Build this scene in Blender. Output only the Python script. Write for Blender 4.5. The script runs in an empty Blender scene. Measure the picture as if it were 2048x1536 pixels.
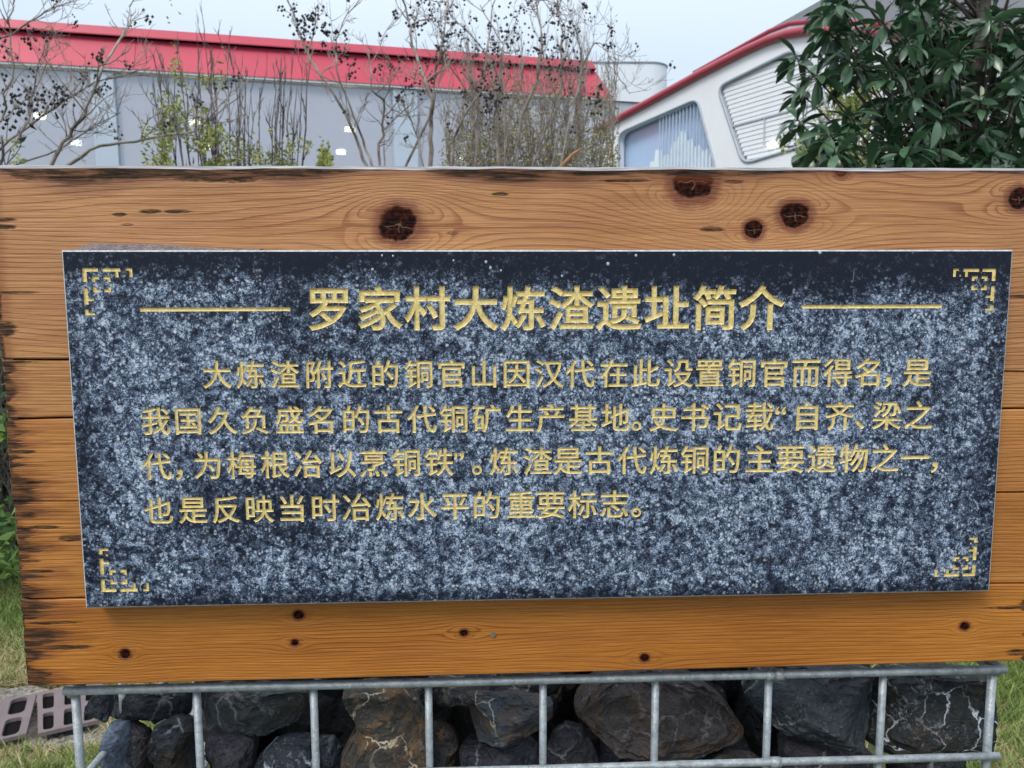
import bpy, bmesh, math, random
from mathutils import Vector, Matrix, noise as mnoise
from mathutils.geometry import delaunay_2d_cdt
random.seed(7)
SC = bpy.context.scene
COL = SC.collection
rad = math.radians

# ------------------------------------------------------------------ camera
F = 1500.0                                   # focal length in pixels of a 2048 wide frame
BASE = 1.20                                  # height of the plaque's centre over the ground
CAM = Vector((-0.0568, -0.6354, 0.1101 + BASE))
YAW, PITCH, ROLL = 0.0397, -0.1105, -0.0032
cy, sy, cp, sp = math.cos(YAW), math.sin(YAW), math.cos(PITCH), math.sin(PITCH)
FWD = Vector((sy * cp, cy * cp, sp)); RT = Vector((cy, -sy, 0)); UP = RT.cross(FWD)
RT, UP = RT * math.cos(ROLL) + UP * math.sin(ROLL), -RT * math.sin(ROLL) + UP * math.cos(ROLL)
cam = bpy.data.cameras.new('camera'); co = bpy.data.objects.new('camera', cam); COL.objects.link(co)
co.matrix_world = Matrix(((RT.x, UP.x, -FWD.x, CAM.x), (RT.y, UP.y, -FWD.y, CAM.y), (RT.z, UP.z, -FWD.z, CAM.z), (0, 0, 0, 1)))
cam.sensor_width = 36; cam.lens = F / 2048 * 36; cam.clip_start = 0.05; cam.clip_end = 900
cam.dof.use_dof = True; cam.dof.focus_distance = 0.66; cam.dof.aperture_fstop = cam.lens / 1000 / 0.00125
SC.camera = co

# ------------------------------------------------------------------ overcast sky and veiled sun
SUN_EL, SUN_AZ = rad(48), rad(215)
w = bpy.data.worlds.new('World'); SC.world = w; w.use_nodes = True
nt = w.node_tree; nt.nodes.clear()
out = nt.nodes.new('ShaderNodeOutputWorld'); bg = nt.nodes.new('ShaderNodeBackground')
sky = nt.nodes.new('ShaderNodeTexSky'); sky.sky_type = 'NISHITA'; sky.sun_disc = False
sky.sun_elevation = SUN_EL; sky.sun_rotation = SUN_AZ; sky.dust_density = 4; sky.air_density = 1.2
tc = nt.nodes.new('ShaderNodeTexCoord'); sep = nt.nodes.new('ShaderNodeSeparateXYZ')
nt.links.new(tc.outputs['Generated'], sep.inputs[0])
rmp = nt.nodes.new('ShaderNodeValToRGB')       # the cloud layer: brighter overhead, as overcast skies are
e = rmp.color_ramp.elements
e[0].position = 0.0; e[0].color = (0.78, 0.91, 1.04, 1)
e[1].position = 0.9; e[1].color = (1.75, 1.83, 1.9, 1)
m_ = e.new(0.28); m_.color = (0.75, 0.89, 1.05, 1)
nt.links.new(sep.outputs['Z'], rmp.inputs[0])
ns = nt.nodes.new('ShaderNodeTexNoise'); ns.inputs['Scale'].default_value = 2.2; ns.inputs['Detail'].default_value = 5
nt.links.new(tc.outputs['Generated'], ns.inputs['Vector'])
mr = nt.nodes.new('ShaderNodeMapRange'); mr.inputs['To Min'].default_value = 0.94; mr.inputs['To Max'].default_value = 1.06
nt.links.new(ns.outputs[0], mr.inputs['Value'])
sc_ = nt.nodes.new('ShaderNodeVectorMath'); sc_.operation = 'SCALE'
nt.links.new(rmp.outputs[0], sc_.inputs[0]); nt.links.new(mr.outputs[0], sc_.inputs['Scale'])
s2 = nt.nodes.new('ShaderNodeVectorMath'); s2.operation = 'SCALE'; s2.inputs['Scale'].default_value = 10.0
nt.links.new(sc_.outputs[0], s2.inputs[0])
mx = nt.nodes.new('ShaderNodeMix'); mx.data_type = 'RGBA'; mx.inputs['Factor'].default_value = 0.88
nt.links.new(sky.outputs[0], mx.inputs['A']); nt.links.new(s2.outputs[0], mx.inputs['B'])
nt.links.new(mx.outputs['Result'], bg.inputs[0]); bg.inputs[1].default_value = 0.105
nt.links.new(bg.outputs[0], out.inputs[0])
sl = bpy.data.lights.new('sun', 'SUN'); sl.energy = 1.9; sl.angle = rad(18); sl.color = (1, 0.96, 0.9)
so = bpy.data.objects.new('sun', sl); COL.objects.link(so)
d = Vector((math.sin(SUN_AZ) * math.cos(SUN_EL), math.cos(SUN_AZ) * math.cos(SUN_EL), math.sin(SUN_EL)))
so.rotation_euler = d.to_track_quat('Z', 'Y').to_euler()
SC.view_settings.view_transform = 'Standard'; SC.view_settings.look = 'None'
SC.view_settings.gamma = 1; SC.view_settings.exposure = 0.0; SC.view_settings.use_curve_mapping = False

# ------------------------------------------------------------------ helpers
def ray(px, py):
    return (RT * ((px - 1024) / F) + UP * ((768 - py) / F) + FWD)
def at(px, py, depth):                       # point at a distance along the view
    return CAM + ray(px, py) * depth
def on_y(px, py, y):                         # point on a vertical plane parallel to the plaque
    r = ray(px, py); return CAM + r * ((y - CAM.y) / r.y)
def on_z(px, py, z):
    r = ray(px, py); return CAM + r * ((z - CAM.z) / r.z)
def on_plane(px, py, p, n):
    r = ray(px, py); return CAM + r * ((p - CAM).dot(n) / r.dot(n))

def empty(name, loc, label=None, cat=None, group=None):
    o = bpy.data.objects.new(name, None); COL.objects.link(o); o.location = loc; o.empty_display_size = .1
    if label: o['label'] = label
    if cat: o['category'] = cat
    if group: o['group'] = group
    return o
def tag(o, label=None, cat=None, group=None, kind=None):
    for k, v in (('label', label), ('category', cat), ('group', group), ('kind', kind)):
        if v: o[k] = v
    return o
class MB:
    def __init__(s): s.v = []; s.f = []; s.m = []
    def quadv(s, pts, mi=0):
        i = len(s.v); s.v += [tuple(p) for p in pts]; s.f.append(tuple(range(i, i + len(pts)))); s.m.append(mi)
    def add(s, vs, fs, mi=0):
        i = len(s.v); s.v += [tuple(p) for p in vs]
        for f in fs: s.f.append(tuple(i + k for k in f)); s.m.append(mi)
    def box(s, a, b, mi=0):
        x0, y0, z0 = a; x1, y1, z1 = b
        s.add([(x0, y0, z0), (x1, y0, z0), (x1, y1, z0), (x0, y1, z0), (x0, y0, z1), (x1, y0, z1), (x1, y1, z1), (x0, y1, z1)],
              [(0, 3, 2, 1), (4, 5, 6, 7), (0, 1, 5, 4), (1, 2, 6, 5), (2, 3, 7, 6), (3, 0, 4, 7)], mi)
    def prism(s, poly, off, mi=0):           # polygon in 3D pushed along a vector
        n = len(poly); a = [Vector(p) for p in poly]; b = [p + off for p in a]
        s.add(a + b, [tuple(range(n)), tuple(range(2 * n - 1, n - 1, -1))] + [(i, i + n, (i + 1) % n + n, (i + 1) % n) for i in range(n)], mi)
    def tube(s, pts, rs, seg=6, mi=0, cap=True):
        pts = [Vector(p) for p in pts]; n = len(pts)
        if not hasattr(rs, '__len__'): rs = [rs] * n
        base = len(s.v); u = None
        for i, p in enumerate(pts):
            t = (pts[min(i + 1, n - 1)] - pts[max(i - 1, 0)])
            if t.length < 1e-9: t = Vector((0, 0, 1))
            t.normalize()
            if u is None: u = t.orthogonal().normalized()
            else:
                u = u - t * u.dot(t)
                u = u.normalized() if u.length > 1e-6 else t.orthogonal().normalized()
            v = t.cross(u)
            for k in range(seg):
                a = 2 * math.pi * k / seg
                s.v.append(tuple(p + (u * math.cos(a) + v * math.sin(a)) * rs[i]))
        for i in range(n - 1):
            for k in range(seg):
                a = base + i * seg + k; b = base + i * seg + (k + 1) % seg
                s.f.append((a, b, b + seg, a + seg)); s.m.append(mi)
        if cap:
            s.f.append(tuple(base + k for k in reversed(range(seg)))); s.m.append(mi)
            s.f.append(tuple(base + (n - 1) * seg + k for k in range(seg))); s.m.append(mi)
    def build(s, name, mats, parent=None, smooth=False, world=True):
        me = bpy.data.meshes.new(name)
        off = Vector(parent_loc(parent)) if (parent and world) else Vector((0, 0, 0))
        me.from_pydata([tuple(Vector(v) - off) for v in s.v] if off.length > 0 else s.v, [], s.f)
        if not isinstance(mats, (list, tuple)): mats = [mats]
        for m in mats: me.materials.append(m)
        if len(mats) > 1: me.polygons.foreach_set('material_index', s.m)
        if smooth: me.polygons.foreach_set('use_smooth', [True] * len(me.polygons))
        me.update()
        o = bpy.data.objects.new(name, me); COL.objects.link(o)
        if parent: o.parent = parent
        return o
def parent_loc(p):
    l = Vector((0, 0, 0))
    while p: l += p.location; p = p.parent
    return l

# ---- material helper
class NT:
    def __init__(s, name):
        s.mat = bpy.data.materials.new(name); s.mat.use_nodes = True
        s.t = s.mat.node_tree; s.t.nodes.clear()
        s.out = s.t.nodes.new('ShaderNodeOutputMaterial'); s.b = s.t.nodes.new('ShaderNodeBsdfPrincipled')
        s.t.links.new(s.b.outputs[0], s.out.inputs[0]); s._co = None
    def node(s, t): return s.t.nodes.new(t)
    def put(s, sock, v):
        if isinstance(v, bpy.types.NodeSocket): s.t.links.new(v, sock)
        elif v is not None:
            if sock.type == 'RGBA' and len(v) == 3: v = (*v, 1)
            sock.default_value = v
    def co(s):
        if s._co is None: s._co = s.node('ShaderNodeTexCoord').outputs['Object']
        return s._co
    def math(s, op, a, b=None, c=None, clamp=False):
        n = s.node('ShaderNodeMath'); n.operation = op; n.use_clamp = clamp
        for i, x in enumerate((a, b, c)):
            if x is not None: s.put(n.inputs[i], x)
        return n.outputs[0]
    def mul(s, a, b): return s.math('MULTIPLY', a, b)
    def addn(s, a, b): return s.math('ADD', a, b)
    def sub(s, a, b): return s.math('SUBTRACT', a, b)
    def mapping(s, vec, scale=(1, 1, 1), loc=(0, 0, 0), rot=(0, 0, 0)):
        n = s.node('ShaderNodeMapping'); s.put(n.inputs[0], vec)
        n.inputs['Scale'].default_value = scale; n.inputs['Location'].default_value = loc; n.inputs['Rotation'].default_value = rot
        return n.outputs[0]
    def noise(s, vec=None, scale=5, detail=3, rough=.5, dist=0, col=False):
        n = s.node('ShaderNodeTexNoise'); s.put(n.inputs['Vector'], vec if vec is not None else s.co())
        n.inputs['Scale'].default_value = scale; n.inputs['Detail'].default_value = detail
        n.inputs['Roughness'].default_value = rough; n.inputs['Distortion'].default_value = dist
        return n.outputs[1 if col else 0]
    def voro(s, vec=None, scale=5, feature='F1', out='Distance', rnd=1.0):
        n = s.node('ShaderNodeTexVoronoi'); n.feature = feature; s.put(n.inputs['Vector'], vec if vec is not None else s.co())
        n.inputs['Scale'].default_value = scale; n.inputs['Randomness'].default_value = rnd
        return n.outputs[out]
    def rng(s, v, a, b, c=0.0, d=1.0, smooth=False):
        n = s.node('ShaderNodeMapRange'); s.put(n.inputs[0], v); n.interpolation_type = 'SMOOTHSTEP' if smooth else 'LINEAR'
        for i, x in enumerate((a, b, c, d)): s.put(n.inputs[i + 1], x)
        return n.outputs[0]
    def mix(s, f, a, b, mode='MIX'):
        n = s.node('ShaderNodeMix'); n.data_type = 'RGBA'; n.blend_type = mode
        s.put(n.inputs['Factor'], f); s.put(n.inputs['A'], a); s.put(n.inputs['B'], b); return n.outputs['Result']
    def xyz(s, vec=None):
        n = s.node('ShaderNodeSeparateXYZ'); s.put(n.inputs[0], vec if vec is not None else s.co()); return n.outputs
    def comb(s, x=0.0, y=0.0, z=0.0):
        n = s.node('ShaderNodeCombineXYZ'); s.put(n.inputs[0], x); s.put(n.inputs[1], y); s.put(n.inputs[2], z); return n.outputs[0]
    def bump(s, h, strength=.3, dist=.01):
        n = s.node('ShaderNodeBump'); s.put(n.inputs['Height'], h); n.inputs['Strength'].default_value = strength
        n.inputs['Distance'].default_value = dist; s.t.links.new(n.outputs[0], s.b.inputs['Normal'])
    def set(s, color=None, rough=None, metal=None, spec=None, **k):
        s.put(s.b.inputs['Base Color'], color); s.put(s.b.inputs['Roughness'], rough)
        s.put(s.b.inputs['Metallic'], metal); s.put(s.b.inputs['Specular IOR Level'], spec)
        for kk, v in k.items(): s.put(s.b.inputs[kk], v)
        return s.mat

def rough_mat(name, c, rough=.6, var=.12, scale=3.0, metal=0.0, bump=0.0, spec=.5):
    n = NT(name)
    f = n.rng(n.noise(scale=scale, detail=5, rough=.6), .3, .7, 1 - var, 1 + var)
    v = n.node('ShaderNodeVectorMath'); v.operation = 'SCALE'; v.inputs[0].default_value = c; n.put(v.inputs['Scale'], f)
    if bump: n.bump(n.noise(scale=scale * 6, detail=4), bump, .01)
    return n.set(v.outputs[0], rough, metal, spec)

# ------------------------------------------------------------------ ground
def ground_mat():
    n = NT('lawn_soil')
    a = n.noise(scale=1.3, detail=6, rough=.65); b = n.noise(scale=40, detail=4, rough=.7)
    c = n.mix(n.rng(a, .4, .62), (.050, .075, .022), (.16, .145, .075))
    c = n.mix(n.rng(b, .35, .7), c, (.05, .05, .028)); n.bump(b, .6, .03)
    return n.set(c, .95, 0, .1)
g = MB(); N = 24
for i in range(N):
    for j in range(N):
        x0, x1 = -150 + 300 * i / N, -150 + 300 * (i + 1) / N; y0, y1 = -40 + 240 * j / N, -40 + 240 * (j + 1) / N
        g.quadv([(x0, y0, 0), (x1, y0, 0), (x1, y1, 0), (x0, y1, 0)])
tag(g.build('ground', ground_mat()), kind='structure')

def gravel_mat():
    n = NT('gravel_bed')
    v = n.voro(scale=75, out='Color'); s = n.node('ShaderNodeSeparateColor'); n.put(s.inputs[0], v)
    c = n.mix(s.outputs[0], (.10, .095, .09), (.34, .31, .28)); c = n.mix(n.rng(n.noise(scale=9), .45, .7), c, (.20, .18, .12))
    n.bump(n.voro(scale=75), 1.0, .01)
    return n.set(c, .9, 0, .2)
gs = MB()
pA = [on_z(-500, 1400, .004), on_z(-500, 1520, .004)]
gl = [on_z(x, 1507 + 4 * math.sin(x * .05), .012) for x in range(-500, 700, 40)]
gu = [on_z(x, 1374 + 5 * math.sin(x * .07 + 1), .012) for x in range(-500, 700, 40)]
for i in range(len(gl) - 1): gs.quadv([gl[i], gl[i + 1], gu[i + 1], gu[i]])
tag(gs.build('gravel_path', gravel_mat()), kind='structure')

# ------------------------------------------------------------------ building with the red fascia
H1 = 7.6
A = on_z(0, 124, H1); B = on_z(1225, 198, H1)
u1 = (B - A).normalized(); n1 = Vector((u1.y, -u1.x, 0))
if n1.dot(CAM - A) < 0: n1 = -n1
L1 = (B - A).length
A0 = A - u1 * 14
def glass(name, tint=(.62, .70, .78), reflect=.45, rough=.06, haze=None):
    n = NT(name); t = n.t
    tr = n.node('ShaderNodeBsdfTransparent'); tr.inputs[0].default_value = (*tint, 1)
    gl_ = n.node('ShaderNodeBsdfGlossy'); gl_.inputs['Roughness'].default_value = rough
    gl_.inputs[0].default_value = (.80, .86, .94, 1)
    m = n.node('ShaderNodeMixShader'); m.inputs[0].default_value = reflect
    t.links.new(tr.outputs[0], m.inputs[1]); t.links.new(gl_.outputs[0], m.inputs[2]); t.links.new(m.outputs[0], n.out.inputs[0])
    if haze:                                   # dusty, film backed glass
        df = n.node('ShaderNodeBsdfDiffuse'); df.inputs[0].default_value = (*haze, 1); m2 = n.node('ShaderNodeMixShader')
        n.put(m2.inputs[0], n.rng(n.noise(scale=.5, detail=3), .3, .7, .48, .66)); t.links.new(m.outputs[0], m2.inputs[1]); t.links.new(df.outputs[0], m2.inputs[2]); t.links.new(m2.outputs[0], n.out.inputs[0])
    return n.mat
M_white = rough_mat('white_render', (.74, .76, .80), .6, .05, .7, bump=.05)
M_grey = rough_mat('grey_panel', (.40, .43, .48), .5, .05, .5)
M_red = rough_mat('red_panel', (.47, .040, .080), .42, .07, .6)
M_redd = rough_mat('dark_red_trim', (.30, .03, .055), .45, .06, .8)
M_roofg = rough_mat('grey_roof_sheet', (.22, .23, .25), .6, .1, 2)
M_inner = rough_mat('interior_wall', (.70, .71, .78), .8, .12, .25)
M_col = rough_mat('pale_column_paint', (.44, .52, .62), .5, .04, 1)
M_frame = rough_mat('window_frame_metal', (.36, .41, .48), .45, .08, 3)
b1 = empty('exhibition_hall', (A + B) / 2 * 1.0 - Vector((0, 0, H1)), 'long hall with a red fascia over a pale grey glass wall', 'building')
def P1(s, off, z): p = A + u1 * s + n1 * off; return Vector((p.x, p.y, z))
ztop = {}
def top_z(px, py, off): return on_plane(px, py, A + n1 * off, n1)
tl = top_z(0, 40, -.55); trp = top_z(1180, 128, -.55); rl = top_z(0, 62, -.50); rr = top_z(1185, 146, -.50)
sT0 = -14; sT1 = (trp - A).dot(u1); zT = (tl.z + trp.z) / 2; zR = (rl.z + rr.z) / 2
# sloped red panels, one per panel width, with shallow joints
npan = 9; ex = L1 + 14
for i in range(npan):
    s0, s1 = -14 + ex * i / npan + .006, -14 + ex * (i + 1) / npan - .006
    m = MB(); last = i == npan - 1
    t1 = sT1 + .12 if last else s1
    a = [P1(s0, .10, H1), P1(s1, .10, H1), P1(t1, -.38, zR), P1(s0, -.38, zR)]
    m.prism(a, -n1 * .08); m.build('fascia_panel', M_red, b1)
m = MB(); m.prism([P1(-14, -.22, zR + .02), P1(sT1 + .10, -.22, zR + .02), P1(sT1, -.34, zT), P1(-14, -.34, zT)], -n1 * .2)
m.prism([P1(-14, -.22, zR + .02), P1(sT1 + .1, -.22, zR + .02), P1(sT1 + .12, -.5, zR + .02), P1(-14, -.5, zR + .02)], Vector((0, 0, .03)))
m.build('roof_cap', M_red, b1)
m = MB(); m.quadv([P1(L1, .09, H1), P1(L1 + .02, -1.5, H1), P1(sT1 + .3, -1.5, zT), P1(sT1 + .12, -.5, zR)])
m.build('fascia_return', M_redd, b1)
m = MB(); m.prism([P1(-14, .07, H1 - .06), P1(L1 + 2.3, .07, H1 - .06), P1(L1 + 2.3, .07, H1 - .003), P1(-14, .07, H1 - .003)], -n1 * .3); m.build('soffit', M_white, b1)
m = MB(); m.prism([P1(-14, -.6, zT - .3), P1(sT1, -.6, zT - .3), P1(sT1, -16, zT - .3), P1(-14, -16, zT - .3)], Vector((0, 0, .15))); m.build('roof', M_roofg, b1)
# piers and glass panes
sp_ = lambda px: (on_plane(px, 300, A, n1) - A).dot(u1)
piers = [(sp_(-340), sp_(-300)), (sp_(190), sp_(236)), (sp_(788), sp_(836)), (L1 - .2, L1 + 2.3)]
for a, b in piers:
    m = MB(); m.prism([P1(a, .0, 0), P1(b, .0, 0), P1(b, .0, H1 - .1), P1(a, .0, H1 - .1)], -n1 * .6); m.build('pier', M_col if b < L1 else M_grey, b1)
M_gl = glass('hall_glass', (.78, .80, .86), .40, .16, (.50, .51, .58))
for i in range(3):
    a, b = piers[i][1], piers[i + 1][0]
    m = MB(); m.prism([P1(a, -.12, .15), P1(b, -.12, .15), P1(b, -.12, H1 - .1), P1(a, -.12, H1 - .1)], -n1 * .02); m.build('window_pane', M_gl, b1)
m = MB(); m.prism([P1(-14, 0, 0), P1(piers[0][0], 0, 0), P1(piers[0][0], 0, H1 - .1), P1(-14, 0, H1 - .1)], -n1 * .4); m.build('end_wall', M_white, b1)
m = MB(); m.prism([P1(-14, -7, 0), P1(L1 + 2, -7, 0), P1(L1 + 2, -7, zT - .3), P1(-14, -7, zT - .3)], -n1 * .2); m.build('inner_wall', M_inner, b1)
m = MB(); m.prism([P1(-14, -.61, .01), P1(L1 + 2, -.61, .01), P1(L1 + 2, -7, .01), P1(-14, -7, .01)], Vector((0, 0, .05))); m.build('floor', M_inner, b1)
# lamps that hang in the hall behind the glass
def emit(name, c, st):
    n = NT(name); return n.set((.8, .8, .7), .5, 0, .3, **{'Emission Color': c, 'Emission Strength': st})
M_lampw = emit('lamp_glow_warm', (1, .93, .50), 34.0); M_lampc = emit('lamp_glow_cool', (.85, .97, 1), 28.0)
M_lampb = rough_mat('lamp_housing', (.5, .5, .5), .5)
pl = A - n1 * 2.2
lamps = [(80, 237, 1), (390, 250, 1), (700, 263, 1), (153, 290, 0), (414, 299, 1), (682, 308, 0), (922, 318, 1), (975, 277, 0)]
for k, (px, py, wm) in enumerate(lamps):
    c = on_plane(px, py, pl, n1); R0 = .13 if k in (0, 1, 2) else .12
    if k > 5: R0 = .05
    where = {0: 'above the far left twigs', 1: 'behind the leafy shrub, upper one', 2: 'upper one left of the pale bare trunk', 3: 'left of the pale pier, lower row', 4: 'behind the leafy shrub, lower one', 5: 'lower one left of the pale bare trunk', 6: 'small one low behind the dense thicket', 7: 'tiny one higher behind the dense thicket'}[k]
    t = empty('hanging_lamp', c, ('yellow' if wm else 'white') + ' glowing hall lamp seen through glass ' + where, 'lamp', 'lamps hanging inside the glass hall')
    m = MB(); n_ = 12
    pts = [c + u1 * (math.cos(a) * R0 * 1.25) + n1 * (math.sin(a) * R0) for a in [2 * math.pi * i / n_ for i in range(n_)]]
    m.prism(pts, Vector((0, 0, .13 if k < 6 else .06))); m.build('lamp_bowl', M_lampw if wm else M_lampc, t)
    m = MB(); m.tube([c + Vector((0, 0, .13)), c + Vector((0, 0, .3))], [.06, .04], 8); m.tube([c + Vector((0, 0, .3)), Vector((c.x, c.y, zT - .3))], .01, 5)
    m.build('lamp_housing', M_lampb, t)

# ------------------------------------------------------------------ rounded white block behind
D2 = 27.0
q0 = at(1120, 124, D2); q1 = at(1318, 137, D2); q2 = at(1343, 150, D2 + .9)
b2 = empty('rounded_block', (q1.x, q1.y, 0), 'plain white building block with a rounded corner behind the red fascia end', 'building')
m = MB(); zt = (q0.z + q1.z) / 2 + .06
c0 = Vector((q1.x, q1.y, 0)); rr_ = (at(1343, 150, D2) - at(1318, 150, D2)).length * 1.6
outl = [Vector((q0.x - 3, q0.y, 0))] + [Vector((at(1343, 150, D2).x - rr_ + rr_ * math.sin(a), q1.y + rr_ - rr_ * math.cos(a), 0)) for a in [math.pi / 2 * i / 10 for i in range(11)]]
outl += [outl[-1] + Vector((0, 8, 0)), outl[0] + Vector((0, 8 + rr_, 0))]
m.prism([(p.x, p.y, 0) for p in outl], Vector((0, 0, zt))); m.build('wall', rough_mat('pale_cladding', (.66, .71, .76), .5, .03, .5), b2)
m = MB()
for a, b in zip(outl[:12], outl[1:12]): m.prism([(a.x, a.y - .03, zt), (b.x + .02, b.y - .03, zt), (b.x + .02, b.y - .03, zt + .05), (a.x, a.y - .03, zt + .05)], Vector((0, .2, 0)))
m.build('coping', M_roofg, b2)

# ------------------------------------------------------------------ white gabled building on the right
Pa = at(1215, 600, 16.5); Pb = at(2048, 600, 9.2)
u2 = (Pb - Pa); u2.z = 0; u2.normalize(); n2 = Vector((u2.y, -u2.x, 0))
if n2.dot(CAM - Pa) < 0: n2 = -n2
def W2(px, py, off=0.0): return on_plane(px, py, Pa + n2 * off, n2)
b3 = empty('gabled_building', (Pb.x, Pb.y, 0), 'white gabled building with a curved red roof trim and rounded windows', 'building')
trim = [(1196, 262), (1216, 250), (1300, 205), (1400, 150), (1460, 119), (1500, 99), (1540, 81), (1580, 68), (1620, 61), (1700, 62), (1850, 72), (2150, 88), (2400, 100)]
wall_top = [W2(x, y) for x, y in trim]
a_ = [Vector((p.x, p.y, 0)) for p in wall_top]
def rounded(px, r, k=4):
    out_ = []; n_ = len(px)
    for i in range(n_):
        p0, p1, p2 = (Vector(px[i - 1]), Vector(px[i]), Vector(px[(i + 1) % n_]))
        d0 = (p0 - p1); d1 = (p2 - p1); rr0 = min(r, d0.length * .45, d1.length * .45)
        s = p1 + d0.normalized() * rr0; e_ = p1 + d1.normalized() * rr0
        for j in range(k + 1):
            t = j / k; out_.append((s * (1 - t) ** 2 + p1 * 2 * t * (1 - t) + e_ * t * t))
    return out_
win1 = rounded([(1238, 266), (1395, 197), (1434, 345), (1450, 470), (1238, 470)], 16)
win2 = rounded([(1436, 174), (1590, 98), (1640, 160), (1672, 272), (1487, 328)], 20)
# wall with true openings: constrained triangulation in wall coordinates
def wc(p): return Vector(((p - Pa).dot(u2), p.z))
def w3(c, off=0.0): q = Pa + u2 * c[0] + n2 * off; return Vector((q.x, q.y, c[1]))
outer = [wc(p) for p in wall_top]; outer = [Vector((outer[0].x, 0))] + outer + [Vector((outer[-1].x, 0))]
holes = [[wc(W2(*p)) for p in win1], [wc(W2(*p)) for p in win2]]
def inside(poly, x, y):
    c = False; n_ = len(poly); j = n_ - 1
    for i in range(n_):
        xi, yi = poly[i][0], poly[i][1]; xj, yj = poly[j][0], poly[j][1]
        if (yi > y) != (yj > y) and x < (xj - xi) * (y - yi) / (yj - yi) + xi: c = not c
        j = i
    return c
def cdt_fill(loops, keep):
    vs = []; es = []
    for lp in loops:
        b = len(vs); n_ = len(lp); vs += [Vector((p[0], p[1])) for p in lp]; es += [(b + i, b + (i + 1) % n_) for i in range(n_)]
    V, E, Fc = delaunay_2d_cdt(vs, es, [], 0, 1e-9)[:3]
    fs = []
    for f in Fc:
        cx = sum(V[i][0] for i in f) / len(f); cy_ = sum(V[i][1] for i in f) / len(f)
        if keep(cx, cy_): fs.append(f)
    return V, fs
V, fs = cdt_fill([outer] + holes, lambda x, y: inside(outer, x, y) and not any(inside(h, x, y) for h in holes))
m = MB(); m.add([w3(v) for v in V], fs)
for h in holes:
    n_ = len(h)
    m.add([w3(p) for p in h] + [w3(p, -.14) for p in h], [(i, (i + 1) % n_, (i + 1) % n_ + n_, i + n_) for i in range(n_)])
m.build('wall', M_white, b3)
m = MB(); sL = wall_top[0]; m.prism([(sL.x, sL.y, 0), (sL.x, sL.y, sL.z)] + [tuple(Vector((sL.x, sL.y, z)) - n2 * 9) for z in (sL.z, 0)], u2 * .1); m.build('side_wall', M_white, b3)
m = MB(); m.tube([p + n2 * .05 for p in wall_top], .072, 10); m.build('roof_trim', M_redd if False else rough_mat('red_trim', (.36, .050, .078), .42, .06, .8), b3, True)
up_tr = [(1388, 147), (1440, 117), (1500, 84), (1540, 62), (1580, 47), (1620, 43), (1700, 45), (1850, 52), (2150, 66)]
m = MB(); m.tube([W2(x, y, -.5) for x, y in up_tr], .042, 8); m.build('upper_trim', M_redd, b3, True)
m = MB(); ut = [W2(x, y, -.5) for x, y in up_tr]; lt = [W2(x, y + 24, -.5) for x, y in up_tr]
for i in range(len(ut) - 1): m.prism([lt[i], lt[i + 1], ut[i + 1], ut[i]], -n2 * .05)
m.build('gable_band', M_white, b3)
m = MB()
for i in range(len(wall_top) - 1):
    a, b = wall_top[i] + Vector((0, 0, .04)), wall_top[i + 1] + Vector((0, 0, .04)); m.quadv([a, b, b - n2 * 9, a - n2 * 9])
m.build('roof', M_roofg, b3)
m = MB(); r_ = [W2(x, y, -1.2) for x, y in [(1384, 143), (1480, 90), (1548, 53), (1640, 1), (1760, -65), (1900, -120), (2200, -150), (2200, 90), (1640, 90), (1560, 92), (1400, 160)]]
m.prism(r_, -n2 * 5); m.build('upper_roof', M_roofg, b3)
# windows
M_gb = glass('blue_window_glass', (.86, .92, 1.0), .16, .12)
m = MB(); q_ = [w3((p[0], max(0, p[1] - .15)), -.2) for p in outer]
m.prism(q_, -n2 * .1); m.build('inner_wall', rough_mat('pale_blue_blind', (.62, .72, .84), .8, .04, .6), b3)
M_slat = rough_mat('white_louvre', (.70, .72, .76), .5, .04, 2)
for k, h in enumerate(holes):
    V, fs = cdt_fill([h], lambda x, y: inside(h, x, y))
    m = MB(); m.tube([w3(p, .01) for p in h] + [w3(h[0], .01)], .022 if k == 0 else .028, 6, cap=False); fr = m.build('window', M_frame, b3, True)
    m = MB(); m.add([w3(v, -.12) for v in V], fs); m.build('pane', M_gb if k == 0 else M_slat, fr)
x0 = min(p[0] for p in holes[1]); x1 = max(p[0] for p in holes[1]); z0 = min(p[1] for p in holes[1]); z1 = max(p[1] for p in holes[1])
zz = z0 + .05
def span(poly, z):
    xs = []; n_ = len(poly)
    for i in range(n_):
        a, b = poly[i], poly[(i + 1) % n_]
        if (a[1] > z) != (b[1] > z): xs.append(a[0] + (z - a[1]) / (b[1] - a[1]) * (b[0] - a[0]))
    return (min(xs), max(xs)) if len(xs) > 1 else None
while zz < z1:
    sp2 = span(holes[1], zz)
    if sp2 and sp2[1] - sp2[0] > .1:
        m = MB(); a, b = sp2[0] + .03, sp2[1] - .03
        m.prism([w3((a, zz), -.03), w3((b, zz), -.03), w3((b, zz + .0765), -.040), w3((a, zz + .0765), -.040)], -n2 * .012)
        m.build('louvre_slat', M_slat, fr)
    zz += .078
zm = z0 + (z1 - z0) * .42; s_ = span(holes[1], zm); m = MB(); m.prism([w3((s_[0], zm), -.015), w3((s_[1], zm), -.015), w3((s_[1], zm + .03), -.015), w3((s_[0], zm + .03), -.015)], -n2 * .02); m.build('mullion', rough_mat('mullion_paint', (.45, .48, .54), .5), fr)
xm = x0 + (x1 - x0) * .42; m = MB(); m.prism([w3((xm, z0 + .25), -.01), w3((xm + .02, z0 + .25), -.01), w3((xm + .02, zm), -.01), w3((xm, zm), -.01)], -n2 * .02); m.build('mullion', rough_mat('mullion_paint', (.45, .48, .54), .5), fr)
win = [c for c in b3.children if c.name.startswith('window')]
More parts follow.
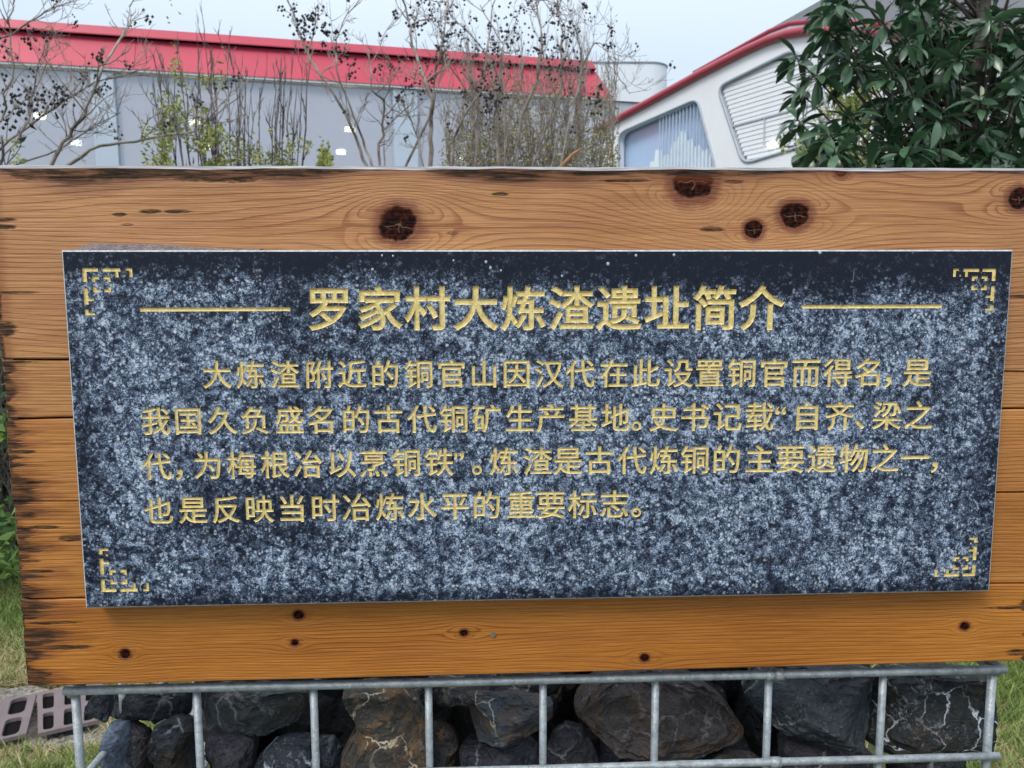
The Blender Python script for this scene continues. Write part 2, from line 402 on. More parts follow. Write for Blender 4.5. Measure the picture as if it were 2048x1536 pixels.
hx1 = max(p[0] for p in holes[0]); hz1 = max(p[1] for p in holes[0]); hx0 = min(p[0] for p in holes[0])
M_rib = rough_mat('window_rib_paint', (.50, .59, .71), .5)
for i in range(16):                                 # upright ribs in the right part of the first window
    x = hx0 + (hx1 - hx0) * (.40 + .031 * i)
    zs = [p for p in holes[0]]; zt_ = None
    for j in range(len(zs)):
        a, b = zs[j], zs[(j + 1) % len(zs)]
        if (a[0] > x) != (b[0] > x):
            z = a[1] + (x - a[0]) / (b[0] - a[0]) * (b[1] - a[1]); zt_ = z if zt_ is None else max(zt_, z)
    if zt_ and zt_ > 3:
        m = MB(); m.prism([w3((x, 2.0), -.04), w3((x + .012, 2.0), -.04), w3((x + .012, zt_ - .03), -.04), w3((x, zt_ - .03), -.04)], -n2 * .02); m.build('window_rib', M_rib, b3)
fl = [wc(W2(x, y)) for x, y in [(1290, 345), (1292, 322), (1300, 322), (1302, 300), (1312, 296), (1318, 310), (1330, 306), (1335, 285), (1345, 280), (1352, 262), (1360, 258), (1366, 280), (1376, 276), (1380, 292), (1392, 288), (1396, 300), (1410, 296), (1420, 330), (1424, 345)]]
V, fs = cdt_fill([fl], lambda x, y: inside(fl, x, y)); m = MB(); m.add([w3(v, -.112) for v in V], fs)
m.build('window_reflection', rough_mat('reflection_paint', (.70, .78, .86), .5, .05, 3), b3)  # pale skyline shape, a painted reflection of buildings in the pane
m = MB(); c = W2(1535, 295, .02); m.prism([c, c + u2 * .12, c + u2 * .12 + Vector((0, 0, .07)), c + Vector((0, 0, .07))], -n2 * .04)
m.build('wall_light', emit('wall_light_glow', (1, 1, .75), 3.0), b3)

# ------------------------------------------------------------------ plants
def wander(p, dr, length, steps, jit, up=.0):
    pts = [Vector(p)]; dr = Vector(dr).normalized()
    for i in range(steps):
        dr = (dr + Vector((random.gauss(0, jit), random.gauss(0, jit), random.gauss(0, jit) + up))).normalized()
        pts.append(pts[-1] + dr * (length / steps))
    return pts
def bark(name, a, b):
    n = NT(name); c = n.mix(n.rng(n.noise(scale=9, detail=5), .35, .65), a, b); n.bump(n.noise(n.mapping(n.co(), (30, 30, 6)), 3, 4), .5, .01)
    return n.set(c, .85, 0, .25)
M_barkp = bark('pale_bark', (.15, .125, .115), (.38, .33, .30))
M_barkd = bark('dark_bark', (.035, .03, .03), (.12, .10, .09))
M_pod = rough_mat('dry_seed_pod', (.022, .018, .024), .8, .3, 30)
def leaf_mat(name, a, b, trans=.25, rough=.5, spec=.4, scale=5):
    n = NT(name)
    oi = n.node('ShaderNodeObjectInfo'); geo = n.node('ShaderNodeNewGeometry')
    r = n.addn(n.mul(geo.outputs['Random Per Island'], .6), n.mul(n.noise(scale=scale, detail=3), .5))
    c = n.mix(n.rng(n.addn(r, n.mul(n.sub(oi.outputs['Random'], .5), .35)), .25, .85), a, b)
    n.set(c, rough, 0, spec)
    tr = n.node('ShaderNodeBsdfTranslucent'); n.put(tr.inputs[0], c); mm = n.node('ShaderNodeMixShader'); mm.inputs[0].default_value = trans
    n.t.links.new(n.b.outputs[0], mm.inputs[1]); n.t.links.new(tr.outputs[0], mm.inputs[2]); n.t.links.new(mm.outputs[0], n.out.inputs[0])
    return n.mat
M_lyg = leaf_mat('yellow_green_leaf', (.10, .15, .03), (.58, .56, .20), .4)
M_ldry = leaf_mat('olive_small_leaf', (.15, .14, .07), (.52, .47, .24), .35)
M_lgr = leaf_mat('hedge_leaf', (.03, .075, .018), (.17, .27, .05), .3)

def quad_leaf(m, p, dr, L, W, nrm=None):
    dr = Vector(dr).normalized(); s = dr.cross(Vector((random.gauss(0, 1), random.gauss(0, 1), random.gauss(0, 1)))).normalized()
    k = dr.cross(s) * L * .12
    m.add([p, p + dr * L * .5 + s * W * .5 + k, p + dr * L, p + dr * L * .5 - s * W * .5 + k], [(0, 1, 2, 3)])
def pod(m, p, r):
    v = [(p.x + r, p.y, p.z), (p.x - r, p.y, p.z), (p.x, p.y + r, p.z), (p.x, p.y - r, p.z), (p.x, p.y, p.z + r * 1.2), (p.x, p.y, p.z - r)]
    m.add(v, [(0, 2, 4), (2, 1, 4), (1, 3, 4), (3, 0, 4), (2, 0, 5), (1, 2, 5), (3, 1, 5), (0, 3, 5)])
def twigs(m, pm, pts, r, n, L, depth=2, pods=.3, up=.12, spread=1.0, podr=.011):
    for i in range(n):
        t = random.uniform(.15, 1) * (len(pts) - 1); k = min(int(t), len(pts) - 2); p = pts[k].lerp(pts[k + 1], t - k)
        base = (pts[k + 1] - pts[k]).normalized()
        dr = base + Vector((random.gauss(0, .7), random.gauss(0, .5), random.gauss(0, .5))) * spread
        l = L * random.uniform(.4, 1.15); w = wander(p, dr, l, 5, .16, up)
        m.tube(w, [max(r * (1 - .15 * j), .0014) for j in range(6)], 4, cap=False)
        if depth > 1: twigs(m, pm, w, r * .66, random.randint(2, 4), l * .55, depth - 1, pods, up, spread, podr)
        elif pm is not None and random.random() < pods:
            c = w[-1]
            for _ in range(random.randint(3, 8)):
                q = c + Vector((random.gauss(0, .018), random.gauss(0, .018), random.gauss(0, .024)))
                pod(pm, q, podr * random.uniform(.6, 1.25))

def bare_tree(label, base, strokes, depth, pods, ntw, L, clusters=(), mat=M_barkp, podr=.011, name='bare_tree', spread=1.0):
    """strokes: [(pixel polyline, radius)] drawn at a distance, each continued down to the trunk."""
    bx = Vector(base); t = empty(name, bx, label, 'tree', 'bare winter trees behind the sign')
    m = MB(); tm = MB(); pm = MB(); fork = bx + Vector((0, 0, .9))
    tm.tube([bx, bx + Vector((.01, 0, .45)), fork], [.05, .042, .036], 8)
    for pl_, r in strokes:
        dj = depth + random.uniform(-.35, .35)
        pts = [at(x, y, dj + .12 * math.sin(i * 1.3 + r * 90)) for i, (x, y) in enumerate(pl_)]
        fine = []
        for i in range(len(pts) - 1):
            for k in range(4):
                q = pts[i].lerp(pts[i + 1], k / 4); fine.append(q + Vector((random.gauss(0, .006), random.gauss(0, .01), random.gauss(0, .006))))
        fine.append(pts[-1])
        lo = [fork.lerp(fine[0], k / 4) + Vector((0, 0, .06 * math.sin(k * .8))) for k in range(4)]
        allp = lo + fine; n_ = len(allp)
        m.tube(allp, [r * 1.25 * (1 - .72 * i / n_) for i in range(n_)], 6, cap=False)
        twigs(m, pm, fine, r * .42, ntw, L, 3, pods, spread=spread, podr=podr)
    for (x, y, s, k) in clusters:
        c = at(x, y, depth + random.uniform(-.3, .3)); sc = s * depth / F
        for _ in range(k): 
            q = c + Vector((random.gauss(0, sc), random.gauss(0, sc), random.gauss(0, sc))); pod(pm, q, podr * random.uniform(.7, 1.4))
    tm.build('trunk', mat, t, True); c = m.build('crown', mat, t, True)
    if pm.v: tag(pm.build('seed_pods', M_pod, t), kind='stuff')
    return t
bare_tree('bare tree at far left with long slanting grey branches and dry pods', (-4.1, 5.2, 0), [
    ([(97, 340), (125, 285), (168, 232), (200, 150), (232, 85), (262, 50)], .013),
    ([(130, 335), (200, 290), (290, 278), (390, 262), (450, 215)], .012),
    ([(-40, 330), (40, 265), (110, 215), (185, 165), (300, 135)], .010),
    ([(-60, 170), (-10, 80), (60, 45), (100, 15), (140, -15)], .008),
    ([(-50, 300), (0, 240), (30, 130), (15, 40), (40, -20)], .008),
    ([(0, 330), (60, 240), (70, 150), (100, 60)], .007),
    ([(20, 335), (120, 300), (170, 262), (240, 225)], .007)], 5.1, .07, 12, .42,
    [(15, 205, 28, 60), (75, 210, 16, 40), (5, 95, 12, 14), (110, 190, 14, 16), (70, 65, 10, 10), (10, 245, 20, 30)])
bare_tree('bare tree left of centre with pale forked stems reaching over the red fascia', (-1.35, 5.6, 0), [
    ([(735, 345), (718, 290), (690, 225), (650, 160), (615, 110), (590, 30), (565, -30)], .013),
    ([(750, 345), (728, 280), (700, 215), (675, 140), (672, 80), (700, 10)], .010),
    ([(757, 345), (762, 270), (770, 200), (742, 180), (738, 100)], .010),
    ([(768, 345), (766, 260), (800, 225), (830, 205)], .007),
    ([(850, 345), (835, 280), (805, 200)], .008),
    ([(862, 345), (860, 260), (866, 205), (845, 150), (825, 90), (818, 40), (800, -20)], .017),
    ([(862, 230), (868, 170), (880, 100), (892, 40), (895, -20)], .010)], 5.5, .07, 10, .38,
    [(620, 42, 12, 34), (607, 62, 10, 18), (650, 60, 9, 14), (648, 96, 7, 8), (792, 28, 5, 8), (830, 55, 9, 16), (690, 115, 10, 12), (705, 145, 10, 10)])
bare_tree('bare tree right of centre, dense with dark seed pods against the sky', (-.1, 6.1, 0), [
    ([(905, 345), (908, 280), (925, 235), (965, 180), (975, 100), (985, 20), (1000, -30)], .011),
    ([(1000, 345), (990, 250), (1000, 170), (1005, 90), (960, 10)], .010),
    ([(1030, 345), (1040, 240), (1075, 160), (1085, 90), (1075, 20), (1070, -30)], .013),
    ([(1060, 345), (1090, 260), (1120, 180), (1122, 60), (1115, 0)], .011),
    ([(1010, 340), (1010, 200), (985, 120), (935, 60), (900, 30)], .009),
    ([(1100, 345), (1130, 220), (1165, 110), (1150, 55)], .008),
    ([(1120, 330), (1165, 130), (1190, 84), (1215, 100), (1238, 150), (1260, 188)], .006),
    ([(950, 345), (955, 220), (900, 130), (880, 60)], .009)], 6.0, .08, 14, .38,
    [(985, 190, 16, 60), (985, 140, 14, 18), (1075, 100, 16, 20), (910, 60, 14, 24), (895, 30, 10, 14), (1000, 30, 20, 24), (1120, 70, 18, 24), (960, 110, 18, 24), (1120, 120, 20, 30), (1190, 205, 10, 22), (1030, 80, 24, 26)])

def shrub(label, x0, x1, y0, y1, depth, nst, leafm, nleaf, leafL, leafbox, name='leafy_shrub', barkm=M_barkd, ntw=5, Ltw=.22, lw=.5, sr=.013, clump=-.12):
    c = at((x0 + x1) / 2, 600, depth); t = empty(name, (c.x, c.y, 0), label, 'shrub'); m = MB()
    stems = []
    for i in range(nst):
        fx = (i + random.uniform(.1, .9)) / nst; px = x0 + (x1 - x0) * fx
        ty = random.uniform(y0, y1) + abs(fx - .5) * 60
        top = at(px + random.uniform(-25, 25), ty, depth + random.uniform(-.5, .5))
        bs = Vector((c.x + (top.x - c.x) * .35, c.y + (top.y - c.y) * .35 + random.uniform(-.15, .15), 0))
        n_ = 10; pts = []
        for k in range(n_ + 1):
            t_ = k / n_; p = bs.lerp(top, t_); p.x = bs.x + (top.x - bs.x) * (t_ ** .55)
            pts.append(p + Vector((random.gauss(0, .016 if clump > -.5 else .034), random.gauss(0, .03), 0)))
        r = random.uniform(.7, 1.3) * sr; m.tube(pts, [r * (1.4 - 1.15 * k / n_) for k in range(n_ + 1)], 5, cap=False)
        twigs(m, None, pts[4:], r * .42, ntw, Ltw, 2, 0, .35, .5); stems.append(pts)
    m.build('stems', barkm, t, True)['kind'] = 'stuff'
    lm = MB()
    for i in range(nleaf):
        bx0, bx1, by0, by1 = random.choice(leafbox)
        for _ in range(20):
            px = random.uniform(bx0, bx1); py = random.uniform(by0, by1) if random.random() < .5 else by1 - abs(random.gauss(0, .5)) * (by1 - by0)
            if mnoise.noise(Vector((px * .02, py * .02, depth))) > clump: break
        p = at(px, py, depth + random.gauss(0, .3))
        quad_leaf(lm, p, (random.gauss(0, 1), random.gauss(0, 1), random.gauss(0, .8)), leafL * random.uniform(.6, 1.2), leafL * lw * random.uniform(.7, 1.2))
    tag(lm.build('foliage', leafm, t), kind='stuff')
    return t
shrub('upright shrub with grey stems and yellow green leaves left of centre', 300, 620, 60, 190, 7.2, 34, M_lyg, 3000, .052,
      [(285, 440, 215, 345), (320, 370, 120, 345), (290, 480, 270, 350), (470, 620, 280, 350), (400, 450, 150, 340), (640, 660, 300, 345)], 'leafy_shrub', bark('grey_stem', (.06, .05, .055), (.20, .17, .165)), 10, .26, .5, .013)
shrub('dense brownish thicket of twigs and small olive leaves, right of centre', 890, 1235, 60, 215, 7.2, 80, M_ldry, 7000, .036,
      [(890, 1235, 190, 350), (930, 1230, 160, 350), (880, 1240, 260, 350)], 'thicket', M_barkp, 20, .30, .5, .009, -.9)
shrub('low yellowish leaf sprays at the far left corner of the sign top', -60, 40, 290, 330, 4.6, 6, M_lyg, 120, .05, [(-60, 38, 285, 350)], 'young_shrub')
shrub('yellow green bush glimpsed through the broadleaf tree', 1590, 1760, 140, 200, 6.0, 14, M_lyg, 3200, .055,
      [(1640, 1760, 150, 340), (1560, 1700, 295, 350), (1680, 1740, 130, 250), (1560, 2048, 270, 350)], 'yellow_green_bush', M_barkp, 4, .2)
shrub('leafy green hedge bush beside the left end of the board', -170, 42, 640, 840, 3.7, 12, M_lgr, 4200, .07,
      [(-190, 44, 1030, 1150), (-190, 36, 1060, 1150), (-190, 20, 840, 960)], 'hedge_bush', M_barkd, 5, .2, .45)
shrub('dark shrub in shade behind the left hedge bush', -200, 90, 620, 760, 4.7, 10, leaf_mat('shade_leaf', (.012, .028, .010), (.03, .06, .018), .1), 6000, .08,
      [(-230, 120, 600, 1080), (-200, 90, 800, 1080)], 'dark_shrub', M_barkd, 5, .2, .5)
# snapped stick behind the board
g0 = at(1112, 350, .95); m = MB(); m.tube([(g0.x - .05, g0.y + .02, 0), (g0.x - .03, g0.y + .01, .7), at(1112, 350, .95), at(1128, 327, .95), at(1146, 308, .95), at(1162, 297, .955)], [.005, .004, .0028, .0026, .0022, .0008], 7)
m.tube([at(1146, 308, .95), at(1150, 313, .95)], [.001, .0004], 5)
tag(m.build('snapped_stick', rough_mat('stick_wood', (.26, .13, .06), .8, .3, 60)), 'brown snapped stick poking up behind the board top', 'stick')

# ------------------------------------------------------------------ broadleaf tree, leaves in whorls
M_leafF = leaf_mat('dark_glossy_leaf', (.016, .048, .028), (.080, .160, .080), .14, .28, .6, 2)
M_leafP = leaf_mat('pale_young_leaf', (.20, .27, .17), (.40, .46, .30), .2, .5, .4)
def leaf_mesh(name, L, W, droop, fold, mat):
    m = MB(); n_ = 7; prof = [.10, .30, .55, .80, .98, 1.0, .70, .04]; vs = []
    for i in range(n_ + 1):
        t = i / n_; x = L * t; z = -droop * L * t * t; hw = W * .5 * prof[i]
        vs += [(x, -hw, z + fold * hw), (x, 0, z), (x, hw, z + fold * hw)]
    fs_ = []
    for i in range(n_):
        a = i * 3; fs_ += [(a, a + 3, a + 4, a + 1), (a + 1, a + 4, a + 5, a + 2)]
    me = bpy.data.meshes.new(name); me.from_pydata(vs, [], fs_); me.materials.append(mat)
    me.polygons.foreach_set('use_smooth', [True] * len(me.polygons)); me.update(); return me, vs, fs_
LV = [leaf_mesh('leaf', .120, .037, d_, f_, M_leafF) for d_, f_ in ((.25, .25), (.45, .2), (.70, .25), (.35, .4))]
LP = [leaf_mesh('leaf', .115, .028, .1, .8, M_leafP)]
fb = at(1930, 600, 3.7); ft = empty('broadleaf_tree', (fb.x, fb.y, 0), 'broadleaf evergreen with whorls of long dark glossy leaves at top right', 'tree')
wh = [(1589, 112), (1667, 60), (1593, 236), (1672, 288), (1698, 118), (1764, 40), (1904, 171), (1764, 237), (1843, 155), (1983, 90), (2005, 25), (1961, 200),
      (1896, 230), (1808, 90), (1773, 275), (1850, 288), (1917, 284), (1983, 272), (2027, 135), (2027, 220), (1821, 190), (1632, 150), (1615, 300), (1733, 135),
      (1733, 330), (1830, 245), (1640, 20), (1700, 10), (1860, 30), (1920, 100), (2060, 40), (2070, 300), (1640, 340), (1580, 345), (1690, 345), (1790, 330), (1960, 330),
      (1730, 75), (1780, 140), (1870, 100), (1940, 40), (1660, 110), (1800, 20), (2040, 80), (2045, 180), (2020, 320), (1880, 335), (1700, 230)]
wh += [(random.gauss(x, 26), random.gauss(y, 20)) for x, y in random.sample(wh, 40) if x > 1600]
NF = len(wh)
for _ in range(52):
    x = random.uniform(1760, 2160); y = random.uniform(-60, 350); wh.append((x, y))
for _ in range(46): wh.append((random.uniform(1600 + 60 * (random.random() < .5), 2200), random.uniform(-420, -30)))
for _ in range(60): wh.append((random.uniform(1780, 2140), random.uniform(60, 480)))
br = MB(); br.tube([(fb.x, fb.y, 0), (fb.x + .03, fb.y, .8), (fb.x - .02, fb.y + .03, 1.7), (fb.x, fb.y, 2.6), (fb.x + .05, fb.y, 3.4)], [.06, .05, .04, .028, .012], 8)
items = []
for k, (x, y) in enumerate(wh):
    dep = random.uniform(3.0, 3.7) if k < NF else random.uniform(3.2, 4.6)
    c = at(x, y, dep); toward = (c - Vector((fb.x, fb.y, c.z - .25))).normalized()
    ax = (toward * .6 + Vector((0, -.25, .55)) + Vector((random.gauss(0, .2), random.gauss(0, .2), random.gauss(0, .2)))).normalized()
    h = max(.8, min(3.2, c.z - random.uniform(.3, .7)))
    root = Vector((fb.x, fb.y, h)); mid = root.lerp(c, .5) - Vector((0, 0, .1))
    br.tube([root, root.lerp(mid, .5), mid, mid.lerp(c - ax * .05, .5), c], [.010, .008, .006, .0045, .0035], 5, cap=False)
    pale = k in (7, 8, 14) or (k < NF and random.random() < .05)
    nl = random.randint(13, 19)
    for j in range(nl):
        az = j * 2.4 + random.gauss(0, .2); el = random.uniform(-.35, .75) if not pale else random.uniform(.2, 1.2)
        if j < 3: el = random.uniform(.6, 1.2)
        s = ax.orthogonal().normalized(); t_ = ax.cross(s)
        dr = (s * math.cos(az) + t_ * math.sin(az)) * math.cos(el) + ax * math.sin(el); dr.z -= .22; dr.normalize()
        side = Vector((0, 0, 1)).cross(dr)
        side = side.normalized() if side.length > .05 else s
        upv = dr.cross(side).normalized()
        roll = Matrix.Rotation(random.gauss(0, .45), 3, dr)
        side = roll @ side; upv = roll @ upv
        sc = random.uniform(.72, 1.12) * (.8 if pale else 1)
        M = Matrix(((dr.x, side.x, upv.x), (dr.y, side.y, upv.y), (dr.z, side.z, upv.z))) * sc
        lf = LP[0] if pale and random.random() < .45 else random.choice(LV)
        px_ok = k < NF
        items.append((px_ok and y < 330 and x < 2048, dep, c - ax * random.uniform(0, .05) - Vector((ft.location.x, ft.location.y, 0)), M, lf))
br.build('trunk', M_barkd, ft, True)
items.sort(key=lambda t: (not t[0], t[1]))
fm = {0: MB(), 1: MB()}
for i, (_, _, c, M, lf) in enumerate(items):
    if i < 290:
        o = bpy.data.objects.new('leaf', lf[0]); COL.objects.link(o); o.parent = ft
        o.matrix_local = Matrix.Translation(c) @ M.to_4x4()
    else:
        fm[0].add([M @ Vector(v) + c for v in lf[1]], lf[2])
tag(fm[0].build('foliage', M_leafF, ft, True, world=False), kind='stuff')

# ------------------------------------------------------------------ grass
def blade_mat(name, a, b):
    n = NT(name); geo = n.node('ShaderNodeNewGeometry')
    c = n.mix(geo.outputs['Random Per Island'], a, b); n.set(c, .7, 0, .25)
    tr = n.node('ShaderNodeBsdfTranslucent'); n.put(tr.inputs[0], c); mm = n.node('ShaderNodeMixShader'); mm.inputs[0].default_value = .3
    n.t.links.new(n.b.outputs[0], mm.inputs[1]); n.t.links.new(tr.outputs[0], mm.inputs[2]); n.t.links.new(mm.outputs[0], n.out.inputs[0]); return n.mat
M_g1 = blade_mat('green_blade', (.08, .15, .03), (.30, .38, .12)); M_g2 = blade_mat('straw_blade', (.36, .30, .14), (.66, .58, .36))
gm = {0: MB(), 1: MB()}
def blade(m, p, h, wd, lean):
    a = random.uniform(0, 6.283); s = Vector((math.cos(a), math.sin(a), 0)) * wd; b = random.uniform(0, 6.283)
    l = Vector((math.cos(b), math.sin(b), 0)) * lean
    m.add([p - s, p + s, p + s * .7 + l * .4 + Vector((0, 0, h * .6)), p - s * .7 + l * .4 + Vector((0, 0, h * .6)), p + l + Vector((0, 0, h))], [(0, 1, 2, 3), (3, 2, 4)])
def in_gravel(p):
    if p.x > .0: return False
    px = 1024 + F * (p - CAM).dot(RT) / (p - CAM).dot(FWD); py = 768 - F * (p - CAM).dot(UP) / (p - CAM).dot(FWD)
    return 1377 < py < 1504 and px < 215 and random.random() > .02
def patch(x0, x1, y0, y1, n_, straw=.5, hs=1.0):
    for _ in range(n_):
        px = random.uniform(x0, x1); py = random.uniform(y0, y1); p = on_z(px, py, 0)
        if in_gravel(p): continue
        st = straw(px, py) if callable(straw) else straw
        nz = mnoise.noise(p * 2.3) * .5 + mnoise.noise(p * 9) * .25
        isS = random.random() < st + nz
        hh = (random.uniform(.02, .05) if isS else random.uniform(.025, .075)) * hs
        blade(gm[isS], p, hh, random.uniform(.0012, .0024) if isS else random.uniform(.0016, .0035), hh * random.uniform(.3, 1.8 if isS else .9))
patch(-160, 230, 1120, 1380, 20000, lambda x, y: .25 if y < 1175 or 1210 < y < 1265 else .62)
patch(-160, 330, 1350, 1380, 2500, .9, .7)
patch(-160, 330, 1505, 1700, 14000, lambda x, y: .75 if y < 1545 else .5, .8)
patch(150, 330, 1425, 1520, 5000, .85, .8)
patch(1900, 2260, 1250, 1640, 18000, lambda x, y: .25 if y < 1470 else .5, 1.4)
for _ in range(26000):
    p = Vector((random.uniform(-3.5, 3.5), random.uniform(.3, 7), 0))
    if in_gravel(p): continue
    blade(gm[random.random() < .4], p, random.uniform(.03, .07), .003, .03)
tag(gm[0].build('grass', M_g1), kind='stuff'); tag(gm[1].build('dry_grass', M_g2), kind='stuff')

# ------------------------------------------------------------------ slotted covers on the gravel
M_cov = rough_mat('pinkish_concrete', (.15, .118, .126), .75, .12, 14, bump=.25)
M_pit_shade = rough_mat('pit_shade_black', (.006, .005, .005), .9, spec=.1)
def cover(label, corners, cols, rows, mx_=.24, my_=.10):
    P = [on_z(x, y, .045) for x, y in corners]        # near-left, near-right, far-right, far-left
    def bil(u, v): return P[0] * (1 - u) * (1 - v) + P[1] * u * (1 - v) + P[2] * u * v + P[3] * (1 - u) * v
    hs_ = []
    for i in range(cols):
        for j in range(rows):
            u0, u1_ = (i + mx_) / cols, (i + 1 - mx_) / cols; v0, v1 = (j + my_) / rows, (j + 1 - my_) / rows
            r = [Vector((u0, v0)), Vector((u1_, v0)), Vector((u1_, v1)), Vector((u0, v1))]
            hs_.append(rounded(r, .32 * (u1_ - u0), 4))
    out_ = [Vector((0, 0)), Vector((1, 0)), Vector((1, 1)), Vector((0, 1))]
    V, fs = cdt_fill([out_] + hs_, lambda x, y: not any(inside(h, x, y) for h in hs_))
    dn = Vector((0, 0, -.012)); m = MB(); m.add([bil(v[0], v[1]) for v in V], fs)
    for lp in [out_] + hs_:
        n_ = len(lp); m.add([bil(*p) for p in lp] + [bil(*p) + dn for p in lp], [(i, (i + 1) % n_, (i + 1) % n_ + n_, i + n_) for i in range(n_)])
    t = empty('drain_cover', (P[0].x, P[0].y, 0), label, 'drain cover', 'slotted drain covers on the gravel')
    m.build('slotted_plate', M_cov, t)
    m = MB(); q = [bil(a, b) for a, b in ((.01, .01), (.99, .01), (.99, .99), (.01, .99))]; m.quadv([(p.x, p.y, .0325) for p in q]); m.build('pit_shade', M_pit_shade, t)  # black sheet just under the slots, the hollow's shade put into its colour
cover('tilted pinkish grey slotted cover at the left picture edge', [(-88, 1500), (52, 1467), (73, 1386), (-60, 1410)], 2, 2)
cover('pinkish grey slotted cover beside the corner post of the cage', [(76, 1467), (196, 1440), (206, 1365), (74, 1386)], 3, 2)
cover('pinkish grey slotted cover outside the picture edge', [(-240, 1530), (-100, 1502), (-68, 1411), (-200, 1432)], 2, 2) if False else None

# ------------------------------------------------------------------ wood board
YB = .020; TH = .055
def bp(px, py): p = on_y(px, py, YB); return p.x, p.z - BASE
def wood(name, light, dark, spacing, knots=(), spots=(), seed=0.0, left=1.0, topw=0.0, zt=.22, warp=.010, right=0.0, sat=None):
    n = NT(name); X, _, Z = n.xyz()
    co_ = n.mapping(n.co(), (1, 1, 1), (seed * 3.1, 0, seed * 1.7))
    wv = n.noise(n.mapping(co_, (2.6, 1, 11)), 1.0, 2, .45)
    wz = n.mul(n.sub(wv, .5), warp * 3.2)
    w2 = n.mul(n.sub(n.noise(n.mapping(co_, (9, 1, 40)), 1.0, 2, .5), .5), spacing * .6)
    psi = n.addn(n.addn(Z, wz), w2)
    kmask = None; ring = None; crack = None
    for (px, py, r, st) in knots:
        kx, kz = bp(px, py); R = r * .65 / F; dx = n.mul(n.sub(X, kx), st); dz = n.sub(Z, kz)
        r2 = n.addn(n.addn(n.mul(dx, dx), n.mul(dz, dz)), R * R * .25)
        infl = n.math('DIVIDE', R * R * 2.6, r2)
        infl = n.math('MINIMUM', infl, 1.8)
        psi = n.sub(psi, n.mul(dz, infl))
        dd = n.math('SQRT', n.addn(n.mul(n.sub(X, kx), n.sub(X, kx)), n.mul(n.mul(dz, dz), 1.25)))
        dd = n.addn(n.math('DIVIDE', dd, R), n.addn(n.mul(n.sub(n.noise(co_, 140, 3, .6), .5), .45), n.mul(n.sub(n.noise(co_, 38, 2), .5), .7)))
        k1 = n.rng(dd, 1.12, .86, 0, 1, True); k2 = n.rng(dd, 1.75, 1.12, 0, 1, True)
        tail = n.math('MULTIPLY', n.rng(n.math('ABSOLUTE', n.addn(dz, n.mul(wz, .2))), R * .30, 0, 0, 1), n.rng(n.math('ABSOLUTE', n.sub(X, kx)), R * 4.5, R, 0, .55))
        k2 = n.math('MAXIMUM', k2, tail)
        if r > 14:
            jag = n.mul(n.sub(n.noise(co_, 90, 2, .5), .5), R * .7)
            l1 = n.mul(n.rng(n.math('ABSOLUTE', n.addn(dz, jag)), R * .055, R * .01), n.rng(n.math('ABSOLUTE', n.sub(X, kx)), R * .85, R * .6))
            l2 = n.mul(n.rng(n.math('ABSOLUTE', n.addn(n.sub(X, kx), jag)), R * .06, R * .01), n.rng(n.math('ABSOLUTE', n.addn(dz, R * .08)), R * .34, R * .2))
            l1 = n.math('MAXIMUM', l1, l2); crack = l1 if crack is None else n.math('MAXIMUM', crack, l1)
        kmask = k1 if kmask is None else n.math('MAXIMUM', kmask, k1); ring = k2 if ring is None else n.math('MAXIMUM', ring, k2)
    fr_ = n.math('FRACT', n.addn(n.math('DIVIDE', psi, spacing), n.mul(n.noise(n.mapping(co_, (3, 1, 25)), 1, 2), 2.5)))
    line = n.math('POWER', n.math('SUBTRACT', 1, n.math('ABSOLUTE', n.sub(n.mul(fr_, 2), 1.25))) , 2.2)
    line = n.math('MULTIPLY', n.math('ADD', n.mul(n.rng(fr_, .45, .92, 0, 1, True), .8), n.mul(fr_, .2)), n.rng(fr_, 1.0, .93, 0, 1, True))
    lam = n.rng(n.noise(n.mapping(co_, (3, 1, 22)), 1, 3), .36, .62, .12, 1)
    fib = n.noise(n.mapping(co_, (14, 1, 820)), 1, 3, .65); fib2 = n.noise(n.mapping(co_, (60, 1, 1500)), 1, 2, .6)
    big = n.noise(n.mapping(co_, (4, 1, 9)), 1, 3)
    c = n.mix(n.rng(big, .3, .7), tuple(v * f for v, f in zip(light, (1.08, 1.10, 1.12))), tuple(v * f for v, f in zip(light, (.74, .66, .58))))
    c = n.mix(n.rng(n.noise(n.mapping(co_, (1.5, 1, 60)), 1, 3), .5, .75, 0, .35), c, (.34, .10, .025))
    c = n.mix(n.mul(n.mul(line, lam), .85), c, dark)
    c = n.mix(n.rng(fib, .45, .72, 0, .32), c, tuple(v * .45 for v in dark)); c = n.mix(n.rng(fib2, .35, .7, 0, .22), c, tuple(v * .5 for v in dark))
    c = n.mix(n.rng(fib, .5, .3, 0, .22), c, tuple(min(1, v * 1.45 + .02) for v in light))
    hgt = n.addn(n.mul(line, -.4), n.mul(fib, .9))
    if kmask is not None:
        c = n.mix(n.mul(ring, .82), c, (.15, .030, .009))
        kn = n.noise(co_, 260, 3); c = n.mix(kmask, c, n.mix(n.rng(kn, .4, .7), (.006, .003, .003), (.060, .013, .006)))
        hgt = n.sub(hgt, n.mul(kmask, 1.2))
        if crack is not None: c = n.mix(n.mul(crack, .55), c, (.24, .15, .10)); hgt = n.sub(hgt, n.mul(crack, 2))
    dk = None
    for (px, py, a, b) in spots:
        kx, kz = bp(px, py); s = .65 / F
        ex = n.math('DIVIDE', n.sub(X, kx), a * s); ez = n.math('DIVIDE', n.sub(n.addn(Z, n.mul(w2, .6)), kz), b * s)
        dd = n.addn(n.addn(n.mul(ex, ex), n.mul(ez, ez)), n.mul(n.sub(n.noise(n.mapping(co_, (80, 1, 260)), 1, 3, .65), .5), 2.2))
        k = n.rng(dd, 1.15, .35, 0, 1, True); dk = k if dk is None else n.math('MAXIMUM', dk, k)
